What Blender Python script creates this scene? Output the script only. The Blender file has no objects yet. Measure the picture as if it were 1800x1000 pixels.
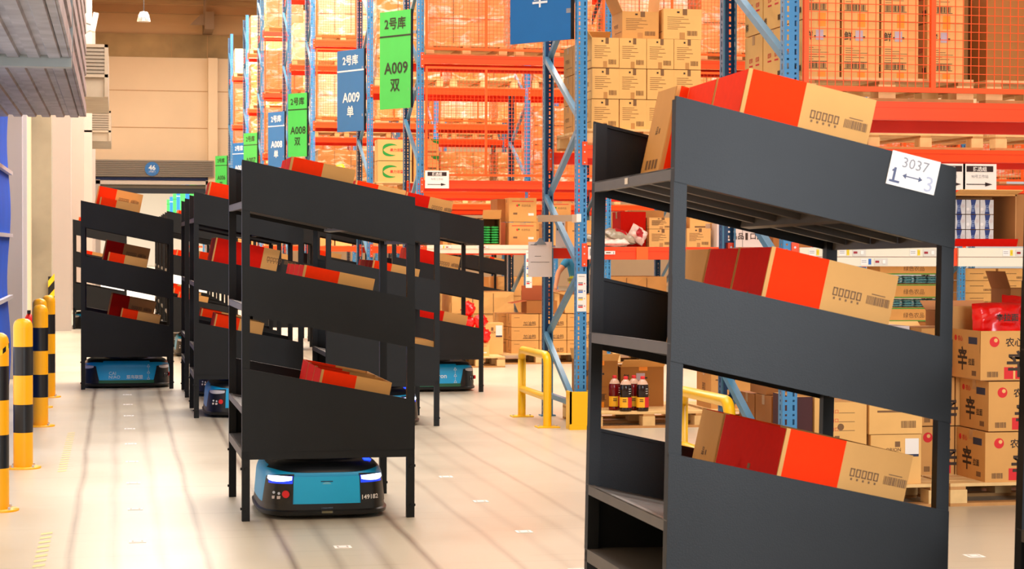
import bpy, bmesh, math, random
from mathutils import Matrix, Vector, Euler, noise
R = math.radians
random.seed(7)
SC = bpy.context.scene
COL = SC.collection

# ------------------------------------------------------------------ camera
F, YAW, PITCH, ROLL, H = 3500.0, .1958, .0190, .0028, 1.58
Rm = (Matrix.Rotation(ROLL, 3, 'Y') @ Matrix.Rotation(PITCH, 3, 'X') @ Matrix.Rotation(YAW, 3, 'Z'))
cam = bpy.data.cameras.new('camera'); cam.sensor_width = 36; cam.lens = F*36/1800
cam.clip_end = 500; cam.clip_start = .05
camo = bpy.data.objects.new('camera', cam); COL.objects.link(camo)
mw = Matrix((( Rm[0][0], Rm[2][0], -Rm[1][0], 0), (Rm[0][1], Rm[2][1], -Rm[1][1], 0),
             (Rm[0][2], Rm[2][2], -Rm[1][2], H), (0, 0, 0, 1)))
camo.matrix_world = mw
SC.camera = camo
cam.dof.use_dof = True; cam.dof.focus_distance = 13.5; cam.dof.aperture_fstop = 11.0

# ------------------------------------------------------------------ light
SC.view_settings.view_transform = 'Standard'; SC.view_settings.look = 'None'
SC.view_settings.exposure = -0.06; SC.view_settings.gamma = 1; SC.view_settings.use_curve_mapping = False
w = bpy.data.worlds.new('world'); SC.world = w; w.use_nodes = True
w.node_tree.nodes['Background'].inputs[0].default_value = (1.0, .93, .84, 1)
w.node_tree.nodes['Background'].inputs[1].default_value = .62
def area(name, loc, sx, sy, energy, col=(1, .93, .84), rot=(0, 0, 0)):
    l = bpy.data.lights.new(name, 'AREA'); l.shape = 'RECTANGLE'; l.size = sx; l.size_y = sy
    l.energy = energy; l.color = col
    o = bpy.data.objects.new(name, l); COL.objects.link(o); o.location = loc; o.rotation_euler = rot
    return o
for y, e in ((3, 650), (14, 1350), (25, 2500), (36, 2600), (47, 2700), (58, 2700), (68, 1900)):
    area('ceiling_lamp_row', (5, y, 10.3), 11, 5, e)
area('foreground_fill', (4.2, .4, 2.4), 3, 2.4, 540, (.84, .91, 1), (R(86), 0, R(0)))  # added fill beside the camera to brighten the foreground pod front
area('left_fill', (-1.2, 13.5, 1.6), 2.4, 5, 55, (.86, .93, 1), (0, R(-90), 0))  # added fill from the left for the pod shelf edges, no opening here
area('far_hall_light', (1.5, 118, 9.5), 16, 60, 22000)

# ------------------------------------------------------------------ materials
def lin(c):
    if isinstance(c, str):
        c = tuple(int(c[i:i+2], 16)/255 for i in (1, 3, 5))
    return tuple((x/12.92 if x <= .04045 else ((x+.055)/1.055)**2.4) for x in c) + (1,)
MC = {}
def mat(name, col, rough=.55, metal=0, var=.0, scale=6, spec=.5, emit=0, bump=0, bscale=40):
    if name in MC: return MC[name]
    m = bpy.data.materials.new(name); m.use_nodes = True; nt = m.node_tree; b = nt.nodes['Principled BSDF']
    c = lin(col); b.inputs['Base Color'].default_value = c
    b.inputs['Roughness'].default_value = rough; b.inputs['Metallic'].default_value = metal
    b.inputs['Specular IOR Level'].default_value = spec
    if emit:
        b.inputs['Emission Color'].default_value = c; b.inputs['Emission Strength'].default_value = emit
    if var or bump:
        tc = nt.nodes.new('ShaderNodeTexCoord')
    if var:
        n = nt.nodes.new('ShaderNodeTexNoise'); n.inputs['Scale'].default_value = scale; n.inputs['Detail'].default_value = 5
        nt.links.new(tc.outputs['Object'], n.inputs['Vector'])
        mr = nt.nodes.new('ShaderNodeMapRange'); mr.inputs[1].default_value = .3; mr.inputs[2].default_value = .7
        mr.inputs[3].default_value = 1-var; mr.inputs[4].default_value = 1+var
        nt.links.new(n.outputs[0], mr.inputs[0])
        vm = nt.nodes.new('ShaderNodeVectorMath'); vm.operation = 'SCALE'; vm.inputs[0].default_value = c[:3]
        nt.links.new(mr.outputs[0], vm.inputs['Scale']); nt.links.new(vm.outputs[0], b.inputs['Base Color'])
    if bump:
        n2 = nt.nodes.new('ShaderNodeTexNoise'); n2.inputs['Scale'].default_value = bscale
        nt.links.new(tc.outputs['Object'], n2.inputs['Vector'])
        bp = nt.nodes.new('ShaderNodeBump'); bp.inputs['Strength'].default_value = bump; bp.inputs['Distance'].default_value = .01
        nt.links.new(n2.outputs[0], bp.inputs['Height']); nt.links.new(bp.outputs[0], b.inputs['Normal'])
    MC[name] = m; return m

POD = mat('dark_powder_coated_steel', '#0f1113', .5, 0, .16, 7, .32, bump=.06, bscale=220)
PODS = mat('lit_shelf_steel', '#5a5654', .45, 0, .1, 5, .5)  # dark pod steel with side light put into a lighter colour
KR = mat('kraft_card', '#d8a05a', .8, 0, .05, 5)
KR2 = mat('light_kraft_card', '#eab76e', .8, 0, .05, 5)
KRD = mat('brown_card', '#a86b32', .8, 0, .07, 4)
KIN = mat('inner_card', '#b98450', .85, 0, .05, 5)
RED = mat('orange_red_print', '#f83400', .8, 0, .03, 30, .15)
REDD = mat('deep_red_print', '#d41402', .8, 0, .04, 30, .15)
INK = mat('black_ink', '#3a2a20', .7)
INKR = mat('red_ink', '#d8262a', .7)
INKB = mat('brown_ink', '#7d5a38', .7)
GRNI = mat('green_ink', '#1f9a3c', .7)
WHITE = mat('white_paper', '#f1ece8', .6)
PAPER = mat('grey_paper', '#d5c9c6', .6, 0, .03, 8)
BLACK = mat('black_plastic', '#0c0d0f', .4)
DGREY = mat('dark_grey_plastic', '#2a2b2e', .45)
RBLUE = mat('robot_blue', '#12a4e2', .35, 0, .02, 3)
RBD = mat('robot_dark_top', '#1c2026', .3)
GLOW = mat('headlight_glow', '#dfeaff', .3, emit=3.0)
GLOWB = mat('blue_led', '#1030ff', .3, emit=6)
BTN = mat('red_button', '#e01010', .35)
ORG = mat('orange_steel', '#ff4a08', .42, 0, .04, 3, .5)
ORG_SHADE = mat('shaded_orange_steel', '#ee2a04', .45, 0, .04, 3)  # back beams: shadow put into a redder copy of the orange
WIRE = mat('orange_wire', '#ff5606', .5)
BLUS = mat('blue_brace_steel', '#4b86ad', .35, .0, .06, 6)
YEL = mat('yellow_paint', '#ffc60a', .33, 0, .04, 5)
YELB = mat('bollard_yellow', '#ffb307', .35, 0, .03, 4)
BLK2 = mat('bollard_black', '#141418', .35)
WOOD = mat('pallet_wood', '#e8c184', .75, 0, .12, 9)
WOODD = mat('pallet_wood_shade', '#c48f55', .8, 0, .12, 9)
CREAM = mat('cream_light_rail', '#e9e3cf', .5)
SGRN = mat('sign_green', '#3fbf55', .5, 0, .03, 5)
SBLU = mat('sign_blue', '#1f6fb5', .5, 0, .03, 5)
SBLK = mat('sign_black', '#1d2a20', .5)
SWHT = mat('sign_white', '#e9f0f4', .5)
YTAG = mat('yellow_tag', '#ffd21a', .5)
BTAG = mat('blue_tag', '#1768c8', .5)
OTAG = mat('orange_sticker', '#ff9a1c', .5)
LED = mat('red_display', '#a01222', .4)
BTNW = mat('pale_button', '#f4f1ec', .4)
TAPE = mat('clear_tape', '#c79a6a', .25)
WALLT = mat('tan_wall_panel', '#e8cfac', .8, 0, .04, .6)
CONC = mat('old_concrete', '#a88d62', .85, 0, .38, .5)
CONCL = mat('light_concrete', '#a39c88', .85, 0, .16, 1.6)
WHT = mat('white_wall', '#b4aca6', .7, 0, .02, 2)
CEIL = mat('ceiling_panel', '#d8b487', .85, 0, .05, .4)
GALV = mat('galvanised_sheet', '#8f8f95', .5, .25, .35, 2.6)
GALV2 = mat('grey_shutter_slat', '#968b7a', .6, .1, .08, 2)
DBLUE = mat('blue_door_curtain', '#0650c8', .75, 0, .08, 2, .15)
SILV = mat('silver_seam', '#c8ccd6', .4, .3)
FILM = mat('clear_film', '#e9d9c6', .15)
RBAG = mat('red_foil', '#ee1410', .22, 0, .15, 12)
GBAG = mat('green_foil', '#46c86a', .3, 0, .3, 25)
SKIN = mat('skin', '#d59a72', .6)

def hole_steel(name, col):
    m = bpy.data.materials.new(name); m.use_nodes = True; nt = m.node_tree; N = nt.nodes; L = nt.links
    b = N['Principled BSDF']; b.inputs['Base Color'].default_value = lin(col); b.inputs['Roughness'].default_value = .35
    tc = N.new('ShaderNodeTexCoord'); sp = N.new('ShaderNodeSeparateXYZ'); L.new(tc.outputs['Object'], sp.inputs[0])
    sn = N.new('ShaderNodeSeparateXYZ'); L.new(tc.outputs['Normal'], sn.inputs[0])
    def M(op, a, b_=None, c=None):
        n = N.new('ShaderNodeMath'); n.operation = op
        for i, q in enumerate((a, b_, c)):
            if q is None: continue
            if isinstance(q, (int, float)): n.inputs[i].default_value = q
            else: L.new(q, n.inputs[i])
        return n.outputs[0]
    ny = M('GREATER_THAN', M('ABSOLUTE', sn.outputs[1]), .5)
    du1 = M('LESS_THAN', M('ABSOLUTE', M('SUBTRACT', M('ABSOLUTE', sp.outputs[0]), .024)), .0065)
    du2 = M('LESS_THAN', M('ABSOLUTE', M('SUBTRACT', sp.outputs[1], .04)), .008)
    u = M('ADD', M('MULTIPLY', ny, du1), M('MULTIPLY', M('SUBTRACT', 1, ny), du2))
    fr = M('FRACT', M('DIVIDE', sp.outputs[2], .085))
    v = M('ADD', M('MULTIPLY', M('GREATER_THAN', fr, .1), M('LESS_THAN', fr, .5)),
          M('MULTIPLY', M('GREATER_THAN', fr, .72), M('LESS_THAN', fr, .86)))
    msk = M('MULTIPLY', u, v)
    tr = N.new('ShaderNodeBsdfTransparent'); mx = N.new('ShaderNodeMixShader')
    L.new(msk, mx.inputs[0]); L.new(b.outputs[0], mx.inputs[1]); L.new(tr.outputs[0], mx.inputs[2])
    L.new(mx.outputs[0], N['Material Output'].inputs[0]); return m
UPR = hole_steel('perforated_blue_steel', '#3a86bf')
UPR_SHADE = hole_steel('perforated_shaded_blue_steel', '#1d4f80')  # back uprights: shade put into a darker copy of the blue

def floor_mat():
    m = bpy.data.materials.new('polished_concrete_floor'); m.use_nodes = True; nt = m.node_tree; N = nt.nodes; L = nt.links
    b = N['Principled BSDF']; tc = N.new('ShaderNodeTexCoord'); sp = N.new('ShaderNodeSeparateXYZ'); L.new(tc.outputs['Object'], sp.inputs[0])
    def M(op, a, b_=None, c=None):
        n = N.new('ShaderNodeMath'); n.operation = op
        for i, q in enumerate((a, b_, c)):
            if q is None: continue
            if isinstance(q, (int, float)): n.inputs[i].default_value = q
            else: L.new(q, n.inputs[i])
        return n.outputs[0]
    def noise_(sc, det=4, vec=None, stretch=None):
        n = N.new('ShaderNodeTexNoise'); n.inputs['Scale'].default_value = sc; n.inputs['Detail'].default_value = det
        src = tc.outputs['Object']
        if stretch:
            mp = N.new('ShaderNodeMapping'); mp.inputs['Scale'].default_value = stretch; L.new(src, mp.inputs[0]); src = mp.outputs[0]
        L.new(src, n.inputs['Vector']); return n.outputs[0]
    wob = M('MULTIPLY', M('SUBTRACT', noise_(.6, 2), .5), .05)
    x = M('ADD', sp.outputs[0], wob)
    d = M('SUBTRACT', M('MODULO', M('ADD', M('SUBTRACT', x, .105), 11.55), 1.1), .55)   # distance to column centre
    ad = M('ABSOLUTE', d)
    def line(c, wd, s):
        mr = N.new('ShaderNodeMapRange'); mr.inputs[1].default_value = 0; mr.inputs[2].default_value = wd
        mr.inputs[3].default_value = s; mr.inputs[4].default_value = 0
        L.new(M('ABSOLUTE', M('SUBTRACT', ad, c)), mr.inputs[0]); return mr.outputs[0]
    nz = noise_(3, 4, stretch=(6, .35, 1))
    inx = M('MULTIPLY', M('GREATER_THAN', sp.outputs[0], -.45), M('ADD', M('MULTIPLY', M('LESS_THAN', sp.outputs[0], 1.75), .5), M('MULTIPLY', M('LESS_THAN', sp.outputs[0], 3.6), .5)))
    tr = M('MULTIPLY', M('ADD', line(.34, .035, .75), line(.12, .05, .42)), M('MULTIPLY', M('ADD', nz, .35), inx))
    scr = M('MULTIPLY', M('GREATER_THAN', noise_(2.2, 6, stretch=(.25, 5, 1)), .63), .10)   # scuffs across the aisle
    big = M('MULTIPLY', M('SUBTRACT', noise_(.5, 5), .5), .25)
    jy = M('ABSOLUTE', M('SUBTRACT', M('MODULO', M('ADD', sp.outputs[1], .8), 4.0), 2.0))
    joint = M('MULTIPLY', M('LESS_THAN', jy, .006), .18)
    dark = M('ADD', M('ADD', tr, scr), M('ADD', M('MAXIMUM', big, -.05), joint))
    mx = N.new('ShaderNodeMix'); mx.data_type = 'RGBA'; mx.clamp_factor = True
    mx.inputs[6].default_value = lin('#c2b9a6'); mx.inputs[7].default_value = lin('#6a5648')
    L.new(dark, mx.inputs[0]); L.new(mx.outputs[2], b.inputs['Base Color'])
    r = M('ADD', M('MULTIPLY', noise_(1.2, 4), .22), .22); L.new(r, b.inputs['Roughness'])
    b.inputs['Specular IOR Level'].default_value = .35
    return m
FLOOR = floor_mat()

def load_mat(name, c1, c2):
    m = bpy.data.materials.new(name); m.use_nodes = True; nt = m.node_tree; N = nt.nodes; L = nt.links
    b = N['Principled BSDF']; tc = N.new('ShaderNodeTexCoord')
    n = N.new('ShaderNodeTexNoise'); n.inputs['Scale'].default_value = 3.2; n.inputs['Detail'].default_value = 6; n.inputs['Distortion'].default_value = 1.5
    mp = N.new('ShaderNodeMapping'); mp.inputs['Scale'].default_value = (1, 1, 2.6); L.new(tc.outputs['Object'], mp.inputs[0]); L.new(mp.outputs[0], n.inputs['Vector'])
    cr = N.new('ShaderNodeValToRGB'); cr.color_ramp.elements[0].position = .5; cr.color_ramp.elements[0].color = lin(c1)  # noise lays pale film highlights into the card colour
    cr.color_ramp.elements[1].position = .68; cr.color_ramp.elements[1].color = lin(c2)
    L.new(n.outputs[0], cr.inputs[0]); L.new(cr.outputs[0], b.inputs['Base Color'])
    b.inputs['Roughness'].default_value = .22
    bp = N.new('ShaderNodeBump'); bp.inputs['Strength'].default_value = .35; L.new(n.outputs[0], bp.inputs['Height']); L.new(bp.outputs[0], b.inputs['Normal'])
    return m
WRAP = [load_mat('film_wrapped_card', '#e0a566', '#f6e6d6'), load_mat('film_wrapped_orange_card', '#e58a4c', '#fbe9df'),
        load_mat('film_wrapped_pale_card', '#efcba0', '#ffffff')]

# ------------------------------------------------------------------ mesh builder
TXT = {}
def text_geo(s, bold=False):
    if s in TXT: return TXT[s]
    cu = bpy.data.curves.new('t', 'FONT'); cu.body = s; cu.resolution_u = 2
    if bold: cu.offset = .018
    o = bpy.data.objects.new('t', cu); COL.objects.link(o)
    dg = bpy.context.evaluated_depsgraph_get(); me = o.evaluated_get(dg).to_mesh()
    vs = [v.co.copy() for v in me.vertices]; fs = [tuple(p.vertices) for p in me.polygons]
    if vs:
        x0 = min(v.x for v in vs); x1 = max(v.x for v in vs)
    else: x0 = x1 = 0
    o.evaluated_get(dg).to_mesh_clear()
    bpy.data.objects.remove(o); bpy.data.curves.remove(cu)
    TXT[s] = (vs, fs, x0, x1); return TXT[s]

def MF(x, y, z, s=1, rot=0):     # plane facing -Y: u->x, v->z
    return Matrix.Translation((x, y, z)) @ Matrix.Rotation(rot, 4, 'Y') @ Matrix(((s, 0, 0, 0), (0, 0, -s, 0), (0, s, 0, 0), (0, 0, 0, 1)))
def ML(x, y, z, s=1, rot=0):     # plane facing -X: u->-y, v->z
    return Matrix.Translation((x, y, z)) @ Matrix.Rotation(rot, 4, 'X') @ Matrix(((0, 0, -s, 0), (-s, 0, 0, 0), (0, s, 0, 0), (0, 0, 0, 1)))

class MB:
    def __init__(s): s.v = []; s.f = []; s.m = []; s.mats = []; s.sm = []
    def mi(s, m):
        if m not in s.mats: s.mats.append(m)
        return s.mats.index(m)
    def add(s, vs, fs, m, M=None, smooth=False):
        k = len(s.v); i = s.mi(m)
        for v in vs:
            v = Vector(v)
            s.v.append(M @ v if M is not None else v)
        for f in fs:
            s.f.append(tuple(k+j for j in f)); s.m.append(i); s.sm.append(smooth)
        return s
    def box(s, x0, x1, y0, y1, z0, z1, m, M=None):
        vs = [(x, y, z) for z in (z0, z1) for y in (y0, y1) for x in (x0, x1)]
        fs = [(0, 2, 3, 1), (4, 5, 7, 6), (0, 1, 5, 4), (2, 6, 7, 3), (0, 4, 6, 2), (1, 3, 7, 5)]
        return s.add(vs, fs, m, M)
    def prism(s, poly, y0, y1, m, M=None):        # poly in (x, z), extruded along y
        n = len(poly); vs = [(x, y0, z) for x, z in poly] + [(x, y1, z) for x, z in poly]
        ar = sum(poly[i][0]*poly[(i+1) % n][1]-poly[(i+1) % n][0]*poly[i][1] for i in range(n))
        a = tuple(range(n)); b = tuple(range(2*n-1, n-1, -1))
        fs = [a, b] + [(i, i+n, (i+1) % n+n, (i+1) % n) for i in range(n)]
        if ar < 0: fs = [tuple(reversed(f)) for f in fs]
        return s.add(vs, fs, m, M)
    def bar(s, p0, p1, w_, h_, m, up=(0, 0, 1), M=None):
        p0 = Vector(p0); p1 = Vector(p1); d = (p1-p0); L = d.length; d.normalize(); up = Vector(up)
        if abs(d.dot(up)) > .99: up = Vector((1, 0, 0))
        x = d.cross(up).normalized(); z = x.cross(d)
        T = Matrix(((x.x, d.x, z.x, p0.x), (x.y, d.y, z.y, p0.y), (x.z, d.z, z.z, p0.z), (0, 0, 0, 1)))
        if M is not None: T = M @ T
        return s.box(-w_/2, w_/2, 0, L, -h_/2, h_/2, m, T)
    def cyl(s, p0, p1, r, m, n=14, r1=None, M=None, cap=True):
        r1 = r if r1 is None else r1
        p0 = Vector(p0); p1 = Vector(p1); d = (p1-p0).normalized(); up = Vector((0, 0, 1)) if abs(d.z) < .9 else Vector((1, 0, 0))
        x = d.cross(up).normalized(); y = d.cross(x)
        vs = [p0+(x*math.cos(t)+y*math.sin(t))*r for t in [2*math.pi*i/n for i in range(n)]]
        vs += [p1+(x*math.cos(t)+y*math.sin(t))*r1 for t in [2*math.pi*i/n for i in range(n)]]
        s.add(vs, [(i, (i+1) % n, (i+1) % n+n, i+n) for i in range(n)], m, M, True)
        if cap: s.add(vs, [tuple(range(n-1, -1, -1)), tuple(range(n, 2*n))], m, M)
        return s
    def tube(s, pts, r, m, n=12, M=None):
        pts = [Vector(p) for p in pts]; rings = []; px = None
        for i, p in enumerate(pts):
            d = ((pts[min(i+1, len(pts)-1)]-p).normalized()+(p-pts[max(i-1, 0)]).normalized()).normalized()
            if px is None:
                up = Vector((0, 0, 1)) if abs(d.z) < .9 else Vector((1, 0, 0)); px = d.cross(up).normalized()
            px = (px-d*px.dot(d)).normalized(); y = d.cross(px)
            rings.append([p+(px*math.cos(t)+y*math.sin(t))*r for t in [2*math.pi*k/n for k in range(n)]])
        vs = [v for q in rings for v in q]; fs = []
        for i in range(len(pts)-1):
            for k in range(n):
                fs.append((i*n+k, i*n+(k+1) % n, (i+1)*n+(k+1) % n, (i+1)*n+k))
        s.add(vs, fs, m, M, True)
        s.add(vs, [tuple(range(n-1, -1, -1)), tuple(range(len(vs)-n, len(vs)))], m, M); return s
    def lathe(s, prof, m, n=16, M=None, sx=1, sy=1):
        vs = [(r*math.cos(2*math.pi*k/n)*sx, r*math.sin(2*math.pi*k/n)*sy, z) for r, z in prof for k in range(n)]
        fs = [(i*n+k, i*n+(k+1) % n, (i+1)*n+(k+1) % n, (i+1)*n+k) for i in range(len(prof)-1) for k in range(n)]
        return s.add(vs, fs, m, M, True)
    def text(s, t, m, M, center=False, bold=False, fn=None):
        vs, fs, x0, x1 = text_geo(t, bold); off = (x0+x1)/2 if center else x0
        vs = [Vector((v.x-off, v.y, 0)) for v in vs]
        if fn: vs = [fn(M @ v) for v in vs]; M = None
        return s.add(vs, fs, m, M)
    def grid(s, fn, nu, nv, m, smooth=True, M=None):
        vs = [fn(i/nu, j/nv) for j in range(nv+1) for i in range(nu+1)]
        fs = [(j*(nu+1)+i, j*(nu+1)+i+1, (j+1)*(nu+1)+i+1, (j+1)*(nu+1)+i) for j in range(nv) for i in range(nu)]
        return s.add(vs, fs, m, M, smooth)
    def mesh(s, name):
        me = bpy.data.meshes.new(name); me.from_pydata([tuple(v) for v in s.v], [], s.f)
        for m in s.mats: me.materials.append(m)
        me.polygons.foreach_set('material_index', s.m); me.polygons.foreach_set('use_smooth', s.sm); me.update()
        return me
    def build(s, name, parent=None, bevel=0):
        return link(name, s.mesh(name), parent, bevel)
def link(name, me, parent=None, bevel=0):
    o = bpy.data.objects.new(name, me); COL.objects.link(o)
    if parent: o.parent = parent
    if bevel:
        b = o.modifiers.new('bevel', 'BEVEL'); b.width = bevel; b.segments = 2; b.limit_method = 'ANGLE'
    return o
def tag(o, label, cat, group=None, kind=None):
    o['label'] = label; o['category'] = cat
    if group: o['group'] = group
    if kind: o['kind'] = kind
    return o
def thing(name, label, cat, M=None, group=None):
    o = bpy.data.objects.new(name, None); COL.objects.link(o); o.empty_display_size = .1
    if M is not None: o.matrix_world = M if isinstance(M, Matrix) else Matrix.Translation(M)
    return tag(o, label, cat, group)
def struct(name, mb, label, bevel=0):
    o = mb.build(name, None, bevel); o['kind'] = 'structure'; o['label'] = label; o['category'] = name.split('_')[0]; return o
def copy_tree(o, parent=None):
    c = o.copy(); COL.objects.link(c)
    if parent: c.parent = parent
    for ch in o.children: copy_tree(ch, c)
    return c
T = Matrix.Translation
def RZ(a): return Matrix.Rotation(a, 4, 'Z')
def RY(a): return Matrix.Rotation(a, 4, 'Y')
def RX(a): return Matrix.Rotation(a, 4, 'X')

# ------------------------------------------------------------------ setting
b = MB(); b.box(-14, 30, -6, 165, -.1, 0, FLOOR); struct('floor', b, 'pale polished concrete floor with dark wheel tracks')
b = MB(); b.box(-1.75, -1.35, -2, 78, 0, 11, WALLT); struct('wall_left', b, 'tan wall on the dock side behind the bollards')
# far wall with the shutter opening
b = MB()
DX0, DX1, DZ = -.62, 3.42, 3.98
b.box(-1.35, DX0, 78, 78.3, 0, 8.83, WALLT); b.box(DX1, 26, 78, 78.3, 0, 8.83, WALLT); b.box(DX0, DX1, 78, 78.3, DZ, 8.83, WALLT)
b.box(-1.35, 26, 77.96, 78.3, 8.83, 9.72, CONC); b.box(-1.35, 26, 78.05, 78.3, 9.72, 11, CEIL)
for z in [8.83-1.42*i-1.3 for i in range(3)]:
    b.box(-1.35, 26, 77.985, 78.0, z, z+.025, mat('panel_joint', '#b98f62', .8))
for x in (2.05, 3.42): b.box(x, x+.02, 77.95, 77.97, 8.83, 9.72, mat('panel_joint', '#b98f62', .8))
struct('wall_back', b, 'tan panel wall with a concrete band at the far end')
b = MB(); b.box(3.44, 3.8, 77.5, 78, 0, 8.8, WALLT); struct('trim_1', b, 'tan column against the far wall')
b = MB(); b.box(-1.35, 30, -6, 78.3, 10.9, 11.1, CEIL); struct('ceiling', b, 'tan warehouse ceiling')
b = MB(); b.box(-1.35, 26, 76.4, 76.8, 10.35, 10.65, mat('roof_beam', '#a8835c', .8, 0, .08, .6)); struct('trim_2', b, 'brown roof beam under the ceiling at the far wall')
b = MB(); b.box(3.25, 3.6, 76.0, 78, 9.75, 10.4, mat('roof_bracket', '#8a735c', .7)); b.prism([(2.7, 9.9), (3.1, 10.3), (3.2, 10.3), (3.2, 10.9), (3.3, 10.9), (3.3, 9.9)], 76.1, 76.15, mat('roof_bracket', '#8a735c', .7))
struct('trim_3', b, 'brown bracket and duct under the roof beam')
# far hall beyond the opening
b = MB(); b.box(-8, 26, 160, 160.3, 0, 11, mat('cream_wall', '#efe4d4', .7)); b.box(-8, 26, 78.3, 160, 10, 10.2, WHT); struct('wall_far_hall', b, 'cream wall of the hall beyond door 46')
# pillars and jamb on the left
b = MB(); b.box(-1.4, -1.04, 33, 33.6, 0, 9, CONCL); struct('trim_4', b, 'grey concrete pillar beside the dock door')
b = MB(); b.box(-1.35, -.835, 37.6, 38.2, 0, 9, WHT); struct('trim_5', b, 'white boxed pillar past the concrete pillar')
b = MB(); b.box(-1.35, -.8, 50, 50.5, 0, 9, WHT); b.box(-1.3, -.72, 60, 60.4, 0, 9, WHT); b.box(-1.3, -.74, 71, 71.4, 0, 9, WHT)
struct('trim_6', b, 'white pillars further along the dock wall')
b = MB(); b.box(-1.35, -1.10, 24.2, 24.45, 0, 5, mat('jamb_white', '#b3b5c4', .6)); b.box(-1.35, -1.16, 26.8, 26.95, 0, 5, mat('jamb_white', '#b3b5c4', .6))
struct('trim_7', b, 'white door jamb right of the blue dock curtain')
# blue dock curtain
d = thing('door_1', 'glossy blue dock curtain door with silver seams', 'door', (-1.2, 19, 0)); d['kind'] = 'structure'
b = MB()
def cur(u, v): return Vector((-1.0+.02*math.sin(v*9)+(.0), 14.8-19+(23.2-14.8)*u, 3.6*v)) - Vector((.2, 0, 0)) + Vector((.2, 0, 0))
b.grid(lambda u, v: Vector((.0+.02*math.sin(v*14), -4.2+8.4*u, 3.5*v)), 4, 40, DBLUE); b.build('curtain', d)
for z in (1.0, 1.69, 2.39):
    b = MB(); b.box(.0, .045, -4.2, 4.2, z-.02, z+.02, SILV); b.build('seam_strip', d)
# roof-height corrugated shutter housings
def corr_profile(n, L_, dep):
    pts = []
    for i in range(n):
        a = L_*i/n; q = L_/n
        pts += [(a, 0), (a+q*.55, 0), (a+q*.62, dep), (a+q*.93, dep)]
    return pts + [(L_, 0)]
def housing(label, y0, y1, x1=-.335, z0=2.92, z1=6.4):
    t = thing('shutter_housing', label, 'housing', (-1.34, y0, z0), 'corrugated housings over the dock doors')
    W_, D_, Z_ = x1+1.34, y1-y0, z1-z0
    b = MB(); p = corr_profile(7, W_, .022); b.prism([(x, z) for x, z in p]+[(W_, .05), (0, .05)], 0, D_, GALV); b.build('underside_sheet', t)
    b = MB(); p = corr_profile(16, Z_, .02)
    b.prism([(W_-.001+.02-z, x+.01) for x, z in p]+[(W_-.05, Z_), (W_-.05, 0.01)], 0.01, D_, GALV); b.build('side_sheet', t)
    b = MB(); b.box(0, W_, 0, .03, .05, Z_, GALV); b.build('end_sheet', t)
    return t
housing('near corrugated grey housing jutting out at the upper left edge', 9, 14.66)
housing('corrugated grey housing whose tip hangs above the blue door', 14.82, 21.4)
t = thing('housing_frame', 'grey steel angle frame joining the two corrugated housings', 'frame', (-1.35, 14.66, 2.88))
b = MB(); b.box(0, 1.03, 0, .15, -.02, .09, mat('grey_angle_steel', '#8f9594', .45, .3, .08, 4)); b.build('cross_beam', t)
b = MB(); b.box(.975, 1.04, 0, .06, .09, 3.4, mat('grey_angle_steel', '#8f9594')); b.build('angle_post', t)
def duct(label, y, x0, x1, z0, z1, split):
    t = thing('ventilation_box', label, 'duct box', (x0, y, z0), 'wall boxes high on the dock wall')
    W_, Z_ = x1-x0, z1-z0
    b = MB(); b.box(0, W_, .05, 5, 0, Z_, mat('pale_box_sheet', '#8f8676', .6, .1, .15, 1.5)); b.build('body', t)
    b = MB(); s_ = Z_*split
    b.box(0, W_, 0, .05, Z_-.06, Z_, GALV2); b.box(W_-.07, W_, 0, .05, 0, Z_, GALV2); b.box(0, W_, 0, .05, s_-.03, s_+.03, GALV2); b.build('rim', t)
    b = MB(); n = 7
    for i in range(n):
        z = s_+.05+(Z_-s_-.12)*i/n; b.box(0, W_-.07, .01, .05, z, z+(Z_-s_-.12)/n*.7, mat('slat_grey', '#827a6e', .6, .1))
    b.build('louvre', t)
duct('grey louvred box high on the dock wall, larger and higher of the two', 40, -1.35, -.17, 4.5, 5.53, .4)
duct('grey louvred box on the dock wall below and behind the larger one', 60, -1.35, -.175, 4.66, 5.55, .32)
# door 46
t = thing('door_2', 'roller shutter doorway numbered 46 in the far wall', 'door', (1.3, 77.4, 0)); t['kind'] = 'structure'
b = MB(); n = 9
b.box(-2.28, 2.36, .02, .6, 4.22, 4.85, GALV2)
for i in range(n): z = 4.22+.07*i; b.box(-2.2, 2.3, -.02, .02, z, z+.045, mat('slat_grey', '#9d9689'))
b.box(-2.3, -2.2, -.04, .6, 4.2, 4.87, WHT)
b.build('shutter_box', t)
b = MB(); b.box(-2.1, 2.15, .3, .35, 4.08, 4.2, mat('navy_strip', '#123a80', .5)); b.build('navy_strip', t)
b = MB(); b.box(-2.1, 2.15, .2, .45, 3.93, 4.07, mat('pale_steel', '#cfc4b6', .5)); b.box(-2.05, 2.1, .3, .45, 3.78, 3.92, mat('olive_grey', '#5c5546', .6)); b.build('shutter_rail', t)
b = MB(); b.box(-2.0, 2.05, .32, .4, 3.58, 3.78, mat('dark_slat', '#14202c', .5)); b.build('shutter_end', t)
b = MB(); b.box(-2.15, -1.93, .2, .6, 0, 4.1, WHT); b.box(2.05, 2.2, .2, .6, 0, 4.1, WHT); b.build('door_jamb', t)
t = thing('round_sign', 'round blue sign numbered 46 on the shutter box', 'sign', (1.31, 77.36, 4.51))
b = MB(); b.cyl((0, 0, 0), (0, -.03, 0), .27, SBLU, 28); b.build('disc', t)
b = MB(); b.text('46', SWHT, MF(0, -.035, -.04, .26), True, True); b.text('2号库门', SWHT, MF(0, -.035, -.13, .07), True); b.build('lettering', t)

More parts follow.
